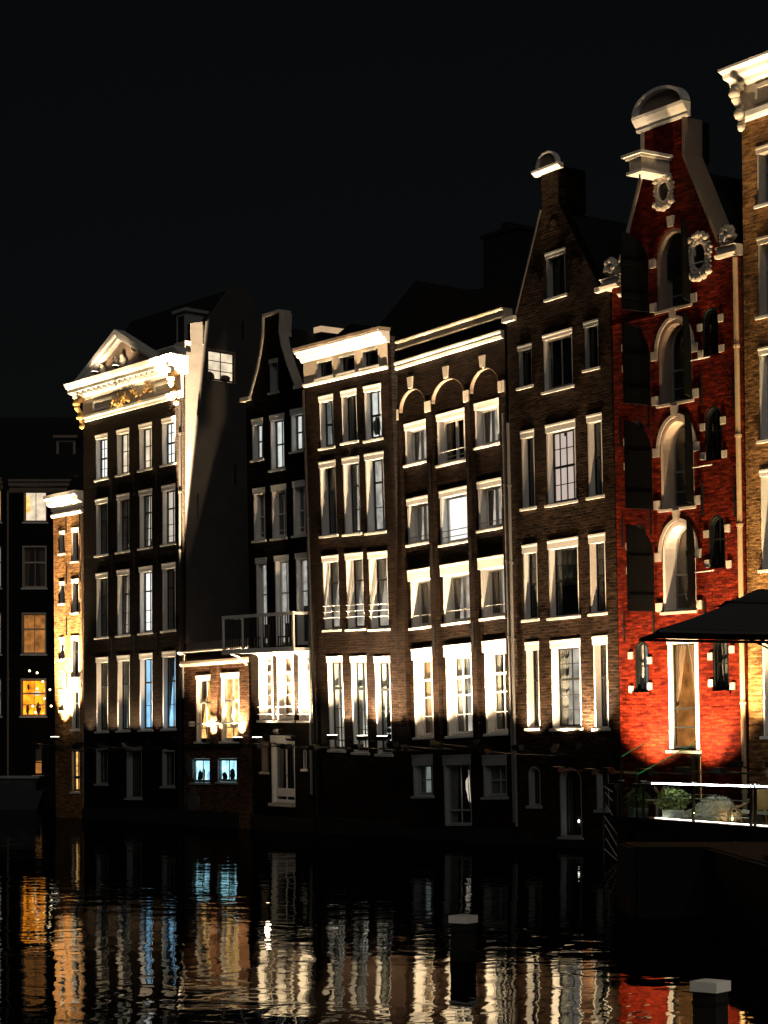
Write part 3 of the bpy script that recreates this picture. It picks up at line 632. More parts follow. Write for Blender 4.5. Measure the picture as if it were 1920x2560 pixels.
# ------------------------------------------------------------------ attic-cornice house
H = House('attic_cornice_house', 'dark brick house with three square attic windows under a bright white cornice', (-.877, 70.133, 0), 2.28, 3.04, 1.12); H4 = H
for a, b in ((-1.65, -.65), (-.30, .70), (1.06, 2.07)):
    window(H, a, b, 16.1, 16.7, cols=1, rows=(), lint=.07, jt=.06, fr='white', sash='darksash', dep=-.03, deep=.22, proud=.04)
for i, (a, b, c, d_) in enumerate(((-1.6, -.74, 13.65, 15.43), (-.24, .67, 13.7, 15.45), (1.12, 2.10, 13.64, 15.44))):
    window(H, a, b, c, d_, cols=2, rows=((.48, .07),) if i != 1 else (), lint=.17, fill=('l_dim', 'room', 'l_cool')[i], fr='white', cur=('sides', 'sides', None)[i], ccol=('l_grey', 'c_grey', 'c_grey')[i], things=(((.2, .9, .25, .5, 'l_grey'),), (), ((.05, .45, .1, .42, 'black'), (.1, .4, .02, .09, 'l_white')))[i])
for i, (a, b, c, d_) in enumerate(((-1.71, -.72, 10.57, 13.14), (-.29, .70, 10.53, 13.14), (1.04, 2.12, 10.49, 13.15))):
    window(H, a, b, c, d_, cols=2, rows=((.33, .025), (.68, .07)), lint=.2, deep=.36, fill=('room', 'l_dim', 'l_curt')[i], cur=('sides', 'sides', None)[i], ccol=('c_grey', 'c_grey', 'c_white')[i], things=(((.7, .85, .06, .12, 'l_cool'), (.75, .95, .3, .36, 'l_cool'), (.72, .85, .46, .6, 'l_grey')) if i == 1 else ()))
for i, (a, b, c, d_) in enumerate(((-1.72, -.73, 7.24, 9.82), (-.30, .74, 7.22, 9.82), (1.06, 2.16, 7.18, 9.78))):
    window(H, a, b, c, d_, cols=1, rows=((.69, .07),), lint=.2, deep=.36, fill='l_dim', cur='vee', ccol='c_white', bars=((.16, -.03), (.24, -.03), (.32, -.03)))
for i, (a, b, c, d_) in enumerate(((-1.64, -.68, 2.97, 6.27), (-.18, .74, 2.91, 6.24), (1.24, 2.12, 2.88, 6.20))):
    window(H, a, b, c, d_, cols=2, rows=((.24, .02), (.46, .025), (.70, .10)), lint=.2, deep=.24, sash='darksash', fill=('l_dim', 'l_dim', 'room')[i], cur='sides', ccol='c_white', things=((.3, .6, .26, .275, 'l_cool'), (.25, .6, .20, .215, 'l_cool'), (.3, .55, .13, .145, 'l_cool')) if i else ())
facade(H, rect(-2.50, 2.56, -.6, 17.2), 'b_brown')
H.add('party_wall', box(-3.15, -2.51, .66, 6, -.6, 16.0), 'backwall')
body(H, -2.5, 2.56, 17.0, roof=17.8)
H.add('attic_band', MB().prism(rect(-2.46, 2.55, 15.98, 16.86), -.03, -.003, [rect(a, b, 16.1, 16.7) for a, b in ((-1.65, -.65), (-.30, .70), (1.06, 2.07))], back=False), 'cream')
H.add('attic_string', MB().profile([(-.003, 15.88), (-.09, 15.90), (-.10, 15.98), (-.003, 15.98)], -2.46, 2.56), 'white')
H.add('cornice', MB().profile(CORN(.38, 16.76, 17.14), -2.55, 2.62), 'white')
H.add('gutter', box(-2.55, 2.62, -.42, .1, 17.16, 17.26), 'fascia')
downpipe(H, -2.42, .6, 15.8, 'iron', .05)
H.add('base_course', box(-2.52, 2.57, -.09, -.003, -.6, .55), 'base')
for k, u in enumerate((-.5, 1.3, 2.45)):
    flood(H, u, (u*.9, .25, 8.2), (4800, 7600, 3400)[k], 104, ('glowing floodlight before the first tall window of the attic-cornice house', 'glowing floodlight between the tall windows of the attic-cornice house', 'glowing floodlight before the last tall window of the attic-cornice house')[k], y=-.65, v=3.5, glow=True, blend=1)
for u, what in ((-1.7, 'left'), (.1, 'middle'), (1.8, 'right')):
    flood(H, u, (u, -.2, 16.8), 26000, 11, 'narrow spot aimed at the %s attic window and cornice' % what, y=-3.0, v=3.3, blend=.6)

# ------------------------------------------------------------------ arched-bay house
H = House('arched_bay_house', 'brown brick house with three arched recessed bays and white keystones', (2.445, 65.208, 0), 2.87, .66, -1.65); H5 = H
bays = ((-2.62, -1.16), (-.86, .88), (1.14, 2.62))
panel = []
RD = .16
def w5(a, b, c, d_, **k): window(H, a, b, c, d_, dep=RD, holes=panel, **k)
for i, (a, b, c, d_) in enumerate(((-2.52, -1.30, 12.67, 14.02), (-.78, .69, 12.41, 14.05), (1.19, 2.40, 12.70, 14.08))):
    w5(a, b, c, d_, cols=2, rows=(), lint=.2, sash='white', jt=.09, deep=.3, mull=.13, fill=('l_dim', 'room', 'l_dim')[i], cur='sides', ccol='c_brown', bars=((.12, .04), (.24, .04)) if i == 1 else ())
for i, (a, b, c, d_) in enumerate(((-2.50, -1.28, 9.97, 11.48), (-.74, .73, 9.77, 11.51), (1.24, 2.47, 10.01, 11.54))):
    w5(a, b, c, d_, cols=2 if i != 1 else 1, rows=(), lint=.2, sash='white', jt=.09, deep=.32, mull=.13, fill='l_white' if i == 1 else 'l_dim', cur=('sides', None, 'sides')[i], ccol=('c_white', 'c_white', 'c_brown')[i], bars=((.12, .04), (.24, .04)) if i == 1 else ((.14, .04),))
for i, (a, b, c, d_) in enumerate(((-2.45, -1.22, 7.16, 9.06), (-.69, .78, 7.16, 9.05), (1.26, 2.52, 7.17, 9.07))):
    w5(a, b, c, d_, cols=2, rows=(), lint=.34, sash='white', jt=.09, deep=.36, mull=.13, fill='l_dim', cur=('left', 'sides', 'left')[i], ccol='c_brown', bars=((.2, .04),), proud=.09)
for i, (a, b, c, d_) in enumerate(((-2.40, -1.22, 3.47, 6.40), (-.66, .80, 3.45, 6.39), (1.33, 2.54, 3.45, 6.39))):
    w5(a, b, c, d_, cols=2 if i != 1 else 3, rows=((.25, .03), (.5, .03), (.73, .07)), lint=.34, sash='white', jt=.08, deep=.36, fill=('l_dim', 'l_dim', 'room')[i], cur=('full', 'left', 'sides')[i], ccol=('c_brown', 'c_grey', 'c_grey')[i], proud=.05)
H.add('bay_panel', MB().prism(rect(-2.7, 2.7, 3.2, 15.3), RD, RD+.12, panel, back=False), 'b_brown')
for a, b in bays: H.holes.append(arch_outline(a, b, 3.2, 14.45, .68, 14))
window(H, -2.37, -1.28, 1.5, 2.84, cols=3, rows=((.5, .04),), lint=.34, fr='greysash', sash='greysash', sillmat='greysash', fill='l_grey', cur='sides', ccol='c_grey')
D = window(H, -.73, .70, .49, 2.78, cols=2, rows=((.24, .06),), lint=.3, fr='greysash', sash='greysash', sill=False, name='door', deep=.2, fill='room', cur='sides', ccol='c_grey', things=((.62, .95, .35, .8, 'l_cream'),))
window(H, 1.31, 2.49, 1.42, 2.72, cols=2, rows=((.5, .04),), lint=.3, fr='greysash', sash='greysash', sillmat='greysash', cur='full')
facade(H, rect(-3.05, 2.98, -.6, 16.72), 'b_brown', thick=.158)
body(H, -3.05, 2.98, 16.5, mat='backwall')
H.add('coping_band', MB().profile([(.3, 16.52), (-.10, 16.52), (-.10, 16.56), (-.05, 16.60), (-.05, 16.74), (-.14, 16.78), (-.14, 16.83), (.3, 16.83)], -3.12, 3.03), 'cream')
H.add('string_course', MB().profile([(-.003, 15.88), (-.12, 15.88), (-.13, 15.97), (-.08, 16.0), (-.17, 16.06), (-.17, 16.12), (-.003, 16.12)], -3.1, 2.95), 'white')
for (a, b), kx in zip(bays, (-2.0, -.1, 1.75)):
    m_ = (a+b)/2
    H.add('keystone', MB().prism([(m_-.09, 15.14), (m_+.09, 15.14), (m_+.14, 15.52), (m_-.14, 15.52)], -.07, -.003), 'stone')
    H.add('arch_edge', MB().ring(arc(m_, 14.45, (b-a)/2+.002, .682, 180, 0, 16), arc(m_, 14.45, (b-a)/2-.03, .65, 180, 0, 16), .02, .15), 'fascia')  # paler than the wall: colour stands in for lamp-lit brick
    for x0, x1 in ((a-.16, a), (b, b+.16)): H.add('impost_stone', box(x0, x1, -.05, -.003, 14.2, 14.55), 'stone')
for x0, x1 in ((-3.0, -2.82), (2.8, 2.95)): H.add('impost_stone', box(x0, x1, -.05, -.003, 14.2, 14.55), 'stone')
for u in (-1.0, 1.02):
    for v in (9.3, 6.6, 12.0): anchor(H, u, v, 1.0)
downpipe(H, 2.9, .6, 13.5, 'pipe', .045)
H.add('base_course', box(-3.08, 3.0, -.09, -.003, -.6, .42), 'base')
for k, u in enumerate((-1.9, -.1, 1.9)):
    flood(H, u, (u, .3, 9), (5200, 7600, 6200)[k], 104, ('floodlight under the first tall white window of the arched-bay house', 'floodlight under the middle tall white window of the arched-bay house', 'floodlight under the last tall white window of the arched-bay house')[k], y=-.85, v=3.2, blend=1)
for u, what in ((-1.9, 'first'), (0., 'middle'), (1.9, 'last')):
    flood(H, u, (u, -.08, 15.9), 24000, 14, 'narrow spot aimed at the %s keystone and arch of the arched-bay house' % what, y=-2.6, v=3.2, blend=.6)

# ------------------------------------------------------------------ spout gable house
H = House('spout_gable_house', 'grey-brown brick house with a steep dark gable and a small curved top', (5.594, 60.54, 0), 1.41, 1.0, -.75); H6 = H
window(H, -.48, .42, 16.70, 18.06, cols=2, rows=(), lint=.14, fr='greysash', sash='darksash', sillmat='white')
for i, (a, b, c, d_) in enumerate(((-1.89, -1.24, 14.23, 15.49), (-.69, .66, 13.91, 15.60), (1.21, 1.83, 14.26, 15.64))):
    window(H, a, b, c, d_, cols=2 if i == 1 else 1, rows=(), lint=.14, fr='white' if i == 1 else 'greysash', sash='greysash' if i == 1 else 'darksash', sillmat='white', deep=.2, jt=.05)
for i, (a, b, c, d_) in enumerate(((-1.85, -1.22, 10.48, 12.83), (-.65, .71, 10.45, 12.85), (1.25, 1.90, 10.46, 12.86))):
    if i == 1: window(H, a, b, c, d_, cols=4, rows=((.25, .022), (.5, .07), (.76, .022)), lint=.22, fill='l_pink', things=((.35, .43, .86, .95, 'black'),))
    else: window(H, a, b, c, d_, cols=1 if i == 0 else 2, rows=((.52, .06),), lint=.2, cur='sides' if i else 'full', ccol='room' if i == 0 else 'c_grey', things=(((.6, .75, .78, .97, 'l_cool'), (.85, 1.0, .8, .97, 'l_cool')) if i == 2 else ()))
for i, (a, b, c, d_) in enumerate(((-1.89, -1.20, 7.03, 9.31), (-.67, .72, 7.00, 9.32), (1.22, 1.93, 7.00, 9.31))):
    window(H, a, b, c, d_, cols=1, rows=((.52, .07), (.76, .025)), lint=.24, sash='darksash', cur='half', ccol='c_grey')
for i, (a, b, c, d_) in enumerate(((-1.85, -1.22, 3.66, 6.29), (-.65, .72, 3.62, 6.27), (1.29, 1.93, 3.58, 6.28))):
    window(H, a, b, c, d_, cols=1 if i != 1 else 2, rows=((.21, .02), (.4, .025), (.6, .07), (.8, .02)), lint=.22, deep=.3, fill='l_dim' if i == 1 else 'room', cur='sides' if i == 1 else 'full', ccol='c_grey', things=(((.15, .22, .36, .38, 'bulb'),) if i == 1 else ()))
window(H, -1.86, -1.27, 1.26, 2.48, cols=1, rows=((.5, .03),), arch=.26, fr='greysash', sash='darksash', sillmat='greysash', lint=0)
window(H, -.38, .64, .32, 2.43, cols=2, rows=(), arch=.4, fr='greysash', sash='darksash', sillmat='greysash', lint=0, name='door', things=((.45, .52, .2, .24, 'bulb'), (.75, .8, .16, .28, 'l_cool')))
window(H, 1.30, 1.88, 1.16, 2.38, cols=1, rows=((.5, .03),), arch=.26, fr='greysash', sash='darksash', sillmat='greysash', lint=0)
GP = [(-2.42, 16.46), (-1.96, 16.47), (-.62, 19.45), (-.62, 20.6), (.18, 20.62), (.18, 19.45), (1.92, 16.57), (2.38, 16.5)]
facade(H, [(-2.43, -.6), (2.42, -.6)] + GP[::-1], 'b_six', thick=.3)
H.add('party_wall', box(-2.95, -2.44, .66, 6, -.6, 16.0), 'backwall')
body(H, -2.42, 2.42, 16.3, roof=19.3, y0=.3)
coping(H, GP[1:3], .05, -.04, .3, 'plaster'); coping(H, GP[5:7], .04, -.02, .3, 'b_dark')
H.add('shoulder_stone', box(-2.5, -1.94, -.15, .2, 16.34, 16.48), 'white'); H.add('shoulder_stone', box(1.86, 2.42, -.15, .2, 16.4, 16.54), 'white')
H.add('neck', box(-.62, .18, .301, 1.1, 19.3, 20.62), 'b_dark')
P = H.add('pediment', MB().prism([(-.66, 20.64), (.22, 20.64)] + arc(-.22, 20.64, .44, .40, 0, 180, 12)[1:-1], -.04, .03), 'fascia')
H.add('pediment_hood', MB().ring(arc(-.22, 20.65, .51, .47, 176, 4, 14), arc(-.22, 20.65, .44, .40, 176, 4, 14), -.13, .03), 'white', P)
H.add('pediment_cornice', MB().profile([(.05, 20.50), (-.06, 20.50), (-.11, 20.55), (-.18, 20.59), (-.18, 20.66), (.05, 20.66)], -.86, .38), 'white', P)
for x, z in ((-.08, 18.75), (.92, 17.35), (-.98, 17.3)): H.add('blind_niche', MB().ring(arc(x, z, .26, .3, 180, 0, 10), arc(x, z, .21, .25, 180, 0, 10), -.03, -.003), 'b_dark')
downpipe(H, -2.36, .6, 13.2, 'pipe', .045)
H.add('base_course', box(-2.45, 2.43, -.09, -.003, -.6, .25), 'base')
for k, u in enumerate((-1.5, .1, 1.15)):
    flood(H, u, (u*.9, .25, 7), (1000, 1700, 3600)[k], 110, ('floodlight before the narrow left window of the spout gable house', 'floodlight before the middle window of the spout gable house', 'floodlight below the right pier of the spout gable house')[k], y=-.65, v=3.1, blend=1)
flood(H, -.2, (-.25, -.2, 20.6), 22000, 6, 'narrow spot aimed at the curved top of the spout gable', y=-3.0, v=3.0)
flood(H, .3, (.2, 0, 13.5), 3000, 26, 'narrow spot aimed at the upper windows of the spout gable house', y=-.9, v=3.0)

# ------------------------------------------------------------------ red warehouse
H = House('red_warehouse', 'tall red-painted warehouse with arched openings, open black shutters and white corner stones', (8.483, 56.256, 0), 1.13, 2.13, .69); H7 = H
LV = ((15.3, 16.72, .78), (12.68, 14.12, .84), (9.74, 11.4, .84), (6.85, 8.45, .88))
UL, UR = -.72, .62
UM = (UL+UR)/2
for k, (v0, vs_, rise) in enumerate(LV):
    window(H, UL, UR, v0, vs_+rise, arch=rise, lint=0, cols=2, rows=((.18, .03), (.42, .06)), jt=.10, deep=.46, fr=('fascia', 'fascia', 'cream', 'white')[k], sash='greysash', sillmat='stone', name='loading_door', cur='sides' if k == 3 else None, ccol='c_brown')  # frame colours darken upward, painting in the fading lamp light
for (a, b, c, d_) in ((1.03, 1.67, 13.77, 15.08), (1.06, 1.72, 10.89, 12.38), (1.15, 1.78, 7.94, 9.40), (-2.0, -1.36, 13.77, 15.08), (-2.0, -1.36, 10.89, 12.38), (-2.0, -1.36, 7.94, 9.40)):
    window(H, a, b, c, d_, arch=.32, lint=0, cols=2, rows=((.55, .04),), jt=.05, deep=.16, fr='darksash', sash='darksash', sill=False)
for (a, b) in ((1.23, 1.83), (-1.95, -1.36)):
    window(H, a, b, 4.6, 6.07, arch=.3, lint=0, cols=2, rows=((.5, .04),), jt=.06, deep=.14, fr='darksash', sash='darksash', sillmat='b_red', fill='l_grey' if a < 0 else 'l_dim', cur='left' if a < 0 else 'full', ccol='c_white' if a < 0 else 'c_grey')
D = window(H, -.59, .65, 2.94, 6.16, cols=1, rows=((.20, .05), (.38, .05)), jt=.16, lint=.24, deep=.12, fr='white', sash='darksash', name='door', fill='l_brown', cur='vee', ccol='c_brown', sill=True, sillmat='stone')
window(H, .22, .72, 1.4, 2.85, cols=1, rows=(), lint=.05, fr='timber', sash='timber', fill='l_amber', sill=False)
GP = [(-2.62, 16.25), (-2.40, 16.4), (-1.14, 19.3), (-1.12, 20.4), (.46, 20.42), (.44, 19.38), (1.82, 16.55), (2.42, 16.45)]
facade(H, [(-2.63, -.6), (2.52, -.6)] + GP[::-1], 'b_red', thick=.5)
H.add('party_wall', box(-3.0, -2.64, .66, 6, -.6, 16), 'backwall')
body(H, -2.6, 2.5, 16.2, roof=19.2)
coping(H, GP[1:3], .10, -.06, .62, 'stone'); coping(H, GP[2:4], .10, -.06, .62, 'stone'); coping(H, GP[4:6], .10, -.06, .62, 'fascia'); coping(H, GP[5:7], .10, -.06, .62, 'fascia')  # right-hand copings darker: their shade is put into the colour
H.add('neck', box(-1.1, .44, .501, 1.0, 19.3, 20.42), 'b_dark')
P = H.add('pediment', MB().prism([(-1.3, 20.822), (.6, 20.822)] + arc(-.345, 20.822, .95, .50, 0, 180, 14)[1:-1], -.05, .04), 'fascia')
H.add('pediment_hood', MB().ring(arc(-.345, 20.83, 1.04, .60, 178, 2, 18), arc(-.345, 20.83, .95, .51, 178, 2, 18), -.24, .04), 'white', P)
H.add('pediment_cornice', MB().profile([(.05, 20.42), (-.06, 20.42), (-.09, 20.48), (-.07, 20.54), (-.14, 20.60), (-.24, 20.74), (-.26, 20.82), (.05, 20.82)], -1.38, .70), 'white', P)
hb = H.add('hoist_beam_box', box(-.62, -.12, -1.05, -.003, 19.02, 19.36), 'stone')
H.add('box_cornice', MB().box(-.70, -.04, -1.14, -.003, 19.361, 19.42).box(-.78, .04, -1.22, -.003, 19.421, 19.50), 'white', hb)
H.add('box_soffit', box(-.68, -.06, -1.12, -.003, 18.94, 19.018), 'white', hb)
H.add('hook', MB().tube([(-.37, -.9, 18.94), (-.37, -.9, 18.8)], .03, 6), 'iron', hb)
def cartouche(cx, cz, rx, rz, n, name):
    mb = MB(); mb.smooth = True
    for i in range(n):
        a = 2*math.pi*i/n; q = 1 + .08*math.sin(5*a)
        mb.blob((cx+rx*q*math.cos(a), -.07, cz+rz*q*math.sin(a)), (.065, .08, .075), 7, 5, .3, i)
        mb.blob((cx+rx*1.22*q*math.cos(a+.1), -.06, cz+rz*1.2*q*math.sin(a+.1)), (.045, .06, .05), 6, 4, .3, i+7)
    for i in range(5):
        t = (i-2)/2.2
        mb.blob((cx+rx*1.15*t, -.1, cz-rz*1.25+.16*t*t), (.12, .1, .09), 8, 5, .25, i+40); mb.blob((cx+rx*.9*t, -.1, cz+rz*1.22-.14*t*t), (.11, .1, .09), 8, 5, .25, i+60)
    mb.ring(arc(cx, cz, rx*.98, rz*.98, 0, 360, 24), arc(cx, cz, rx*.68, rz*.72, 0, 360, 24), -.11, -.003)
    o = H.add(name, mb, 'stone')
    H.add('oval_pane', MB().prism(arc(cx, cz, rx*.67, rz*.71, 0, 359, 24), -.02, -.004), 'darksash', o)
cartouche(-.30, 18.55, .30, .36, 22, 'oval_cartouche'); cartouche(1.05, 16.5, .36, .48, 28, 'oval_cartouche'); cartouche(-1.75, 16.5, .36, .48, 28, 'oval_cartouche')
for s_, u in ((-1, -2.62), (1, 2.1)):
    H.add('shoulder_stone', MB().profile([(.3, 16.28), (-.14, 16.28), (-.18, 16.36), (-.08, 16.42), (-.08, 16.52), (-.16, 16.58), (.3, 16.58)], u-.38, u+.38), 'stone')
    mb = MB(); mb.smooth = True
    for i in range(9):
        a = i*.75; mb.blob((u-s_*.05+.2*(1-i/12)*math.cos(a)*s_, -.02, 16.84+.24*(1-i/12)*math.sin(a)), (.13, .14, .13), 8, 6, .25, i)
    H.add('scroll_finial', mb, 'stone')
for k, (v0, vs_, rise) in enumerate(LV):
    H.add('keystone', MB().prism([(UM-.11, vs_+rise+.03), (UM+.07, vs_+rise+.03), (UM+.11, vs_+rise+.33), (UM-.15, vs_+rise+.33)], -.09, -.003), 'stone')
    H.add('arch_moulding', MB().ring(arc(UM, vs_, (UR-UL)/2+.13, rise+.11, 180, 0, 16), arc(UM, vs_, (UR-UL)/2+.012, rise+.01, 180, 0, 16), -.045, -.003), 'stone' if k else 'b_red')
    for x0, x1 in ((UL-.27, UL-.01), (UR+.01, UR+.25)):
        for z in (v0+.0, vs_-.18): H.add('quoin_stone', box(x0, x1, -.05, -.003, z, z+.25), 'stone')
    # open shutters, each half an arch of planks
    for s_, hx, ph, wd in ((1, UL-.30, 92, .97), (-1, UR+.02, 121, .68)):
        nP = 4; SR = None
        for j in range(nP):
            x0, x1 = wd*j/nP, wd*(j+1)/nP - .006
            zt = lambda x: vs_ + rise*math.sqrt(max(0, 1-((wd-x)/wd)**2))
            xs = [x0+(x1-x0)*q/4 for q in range(5)]
            pts = [(s_*x, zt(x)) for x in xs]
            poly = [(s_*x0, v0+.03), (s_*x1, v0+.03)] + pts[::-1]
            if s_ < 0: poly = poly[::-1]
            xf = Matrix.Translation((hx, -.07, 0)) @ Matrix.Rotation(R(-s_*ph), 4, 'Z')
            if SR is None: SR = H.add('shutter', MB().prism(poly, -.025, .025), 'shutter', xf=xf)
            else: H.add('plank', MB().prism(poly, -.025, .025), 'shutter', SR)
        for z in (v0+.35, vs_-.15): H.add('ledge_bar', box(min(s_*.03, s_*(wd-.03)), max(s_*.03, s_*(wd-.03)), .026, .06, z, z+.14), 'shutter', SR)
        if s_ > 0 and k: H.add('latch', MB().box(.80, .84, -.06, -.026, v0+.98, v0+1.12).box(.79, .85, -.075, -.061, v0+1.02, v0+1.07), 'steel', SR)
    H.add('shutter_stay', MB().tube([(UR+.05, -.12, v0+1.02), (UR+.75, -.05, v0+1.04)], .02, 6), 'white')
for (u, v) in ((-2.1, 5.65), (-1.3, 5.49), (-2.1, 4.67), (-1.3, 4.75), (1.15, 5.53), (1.97, 5.7), (1.15, 4.79), (1.98, 4.7), (1.07, 8.9), (1.89, 9.0), (1.09, 8.09), (1.92, 8.02), (1.0, 11.84), (1.8, 11.93), (1.82, 11.02), (1.0, 11.05), (.97, 14.57), (1.78, 14.7), (1.79, 13.88), (.98, 13.85), (-2.12, 14.5), (-2.12, 13.9), (-2.12, 11.8), (-2.12, 11.1), (-2.1, 8.8), (-2.1, 8.1)):
    H.add('corner_stone', box(u-.09, u+.09, -.045, -.003, v-.10, v+.10), 'stone')
for u, v in ((-2.35, 9.2), (-2.35, 12.1), (-2.35, 6.5), (2.2, 12.6), (2.2, 9.7), (2.2, 6.6), (.98, 12.9), (.95, 9.9), (.95, 6.6), (-1.15, 9.5), (-1.15, 12.5), (-1.1, 6.5)): anchor(H, u, v, .85)
H.add('string_course', box(-2.63, .9, -.03, -.003, 15.16, 15.22), 'b_red')
downpipe(H, 2.44, .8, 16.2, 'pipecream', .07, -.1)
H.add('base_course', box(-2.65, 2.53, -.09, -.003, -.6, .6), 'base')
RC = (1, .66, .36)
flood(H, -1.15, (-1.1, .25, 5.0), 6200, 92, 'floodlight to the left of the white door of the red warehouse', y=-1.6, v=2.0, col=RC, blend=1)
flood(H, 1.1, (1.0, .25, 5.0), 4400, 92, 'floodlight to the right of the white door of the red warehouse', y=-1.6, v=2.0, col=RC, blend=1)
flood(H, .1, (.2, .2, 6.5), 1500, 50, 'floodlight before the white door of the red warehouse', y=-1.8, v=2.0, col=RC, blend=1)
flood(H, -.3, (-.35, -.3, 20.9), 6500, 7, 'narrow spot aimed at the curved pediment of the red warehouse', y=-3.2, v=2.5)
flood(H, 1.3, (1.35, -.1, 16.9), 4000, 6.5, 'narrow spot aimed at the oval cartouche and right scroll of the red warehouse', y=-2.6, v=2.5)
flood(H, -.3, (-.32, -.3, 18.7), 2600, 5, 'narrow spot aimed at the hoist beam box and upper oval of the red warehouse', y=-2.6, v=2.5)
flood(H, -2.4, (-2.55, -.1, 16.6), 7500, 5, 'narrow spot aimed at the left scroll of the red warehouse', y=-2.6, v=2.5)

# ------------------------------------------------------------------ gold-lit corner house, cut by the picture edge
H = House('scroll_cornice_house', 'tall yellow-brown brick house with a bright scrolled white cornice beside the red warehouse', (11.111, 52.361, 0), 1.13, 1.28, .34); H8 = H
for c, d_ in ((17.45, 18.95), (14.5, 16.55), (11.2, 13.62), (7.75, 10.38), (3.3, 6.05)):
    for a in (-1.57, -.2, 1.15):
        window(H, a, a+1.02, c, d_, cols=2, rows=((.3, .025), (.62, .06)), lint=.16, fr='white' if c < 14 else 'stone', sash='greysash', cur='full', ccol='c_grey', deep=.3)
facade(H, rect(-2.1, 2.6, -.6, 21.0), 'b_gold')
body(H, -2.1, 2.6, 20.9)
H.add('architrave', MB().profile([(-.003, 19.75), (-.12, 19.75), (-.16, 19.84), (-.16, 19.98), (-.003, 19.98)], -2.05, 2.65), 'white')
fz = H.add('frieze', box(-2.1, 2.6, -.08, -.003, 19.981, 20.7), 'cream')
H.add('cornice', MB().profile(CORN(.62, 20.68, 21.15), -2.35, 2.7), 'white')
c_ = MB(); c_.smooth = True
c_.tube([(-1.93, -.2, 20.66), (-1.93, -.42, 20.6), (-1.93, -.40, 20.3), (-1.93, -.22, 20.1), (-1.93, -.24, 19.85), (-1.93, -.14, 19.6)], .14, 8, .08)
c_.blob((-1.93, -.42, 20.45), (.17, .15, .18), seed=2); c_.blob((-1.93, -.28, 19.92), (.16, .13, .14), seed=4); c_.blob((-1.93, -.2, 19.6), (.11, .1, .14), seed=5)
H.add('console', c_, 'stone')
H.add('raised_panel', MB().ring([(-1.5, 20.1), (2.3, 20.1), (2.3, 20.6), (-1.5, 20.6), (-1.5, 20.1)], [(-1.4, 20.2), (2.2, 20.2), (2.2, 20.5), (-1.4, 20.5), (-1.4, 20.2)], -.12, -.081), 'stone', fz)
H.add('gable_top', MB().prism([(-.95, 21.152), (2.0, 21.152), (1.6, 22.2), (.5, 23.2), (-.5, 22.2)], -.2, .3), 'white')
H.add('base_course', box(-2.12, 2.6, -.09, -.003, -.6, .6), 'base')
for k, u in enumerate((-1.75, -.4, .9)):
    flood(H, u, (u+.1, .25, 8), (5000, 6500, 6000)[k], 60, ('floodlight at the corner of the yellow-brown house next to the red warehouse', 'floodlight below the first windows of the yellow-brown scroll cornice house', 'floodlight further along the yellow-brown scroll cornice house')[k], y=-.85, v=2.6, col=(1, .72, .36), blend=1)
flood(H, -1.5, (-1.75, -.35, 20.7), 26000, 9, 'narrow spot aimed at the scrolled end of the white cornice', y=-3.0, v=2.5)
flood(H, -.2, (-.3, -.35, 20.9), 24000, 9, 'narrow spot aimed along the scrolled white cornice', y=-3.0, v=2.5)

# ------------------------------------------------------------------ dark house and chimney behind the row
H = House('rear_house', 'black silhouette of a rear house with a pitched roof and a big chimney', (2.445, 65.208, 0), 2.87, 0, 0)
H.add('wall', box(-19, -5, 10, 16, 0, 20.3), 'backwall')
H.add('roof', MB().prism([(-19.3, 20.304), (-5, 20.304), (-9, 21.2), (-12, 21.6), (-15.2, 22.6)], 10, 16), 'roof')
ch = H.add('chimney', box(-11.4, -9.3, 10.5, 12, 20.31, 23.6), 'roof')
H.add('chimney_cap', MB().box(-11.5, -9.2, 10.4, 12.1, 23.6, 23.75).box(-10.9, -10.5, 11, 11.4, 23.75, 24.2), 'roof', ch)

# ------------------------------------------------------------------ mooring posts
def post(x, y, h, rz, label):
    r_ = empty('mooring_post', Matrix.Translation((x, y, 0)) @ Matrix.Rotation(R(rz), 4, 'Z')); tag(r_, label, 'post', 'square mooring posts in the canal')
    mb = MB().box(-.125, .125, -.125, .125, -1.5, h-.11)
    add('shaft', mb, 'timber', r_); add('algae_band', box(-.13, .13, -.13, .13, -.2, .16), 'algae', r_); add('iron_strap', box(-.132, .132, -.132, .132, h-.24, h-.20), 'iron', r_)
    c_ = MB(); a = .145
    c_.v = [(-a, -a, h-.11), (a, -a, h-.11), (a, a, h-.11), (-a, a, h-.11), (-a, -a, h-.01), (a, -a, h-.01), (a, a, h-.01), (-a, a, h-.01), (0, 0, h+.01)]
    c_.f = [[0, 1, 5, 4], [1, 2, 6, 5], [2, 3, 7, 6], [3, 0, 4, 7], [4, 5, 8], [5, 6, 8], [6, 7, 8], [7, 4, 8], [3, 2, 1, 0]]
    add('cap', c_, 'cap', r_)
    return r_
post((1776-960)/5000*19.4, 19.4, .60, 52, 'mooring post with a clean white square cap, standing clear in the dark water')
post((1158-960)/5000*27, 27, .63, 57, 'mooring post with a dull stained cap in front of the house reflections')

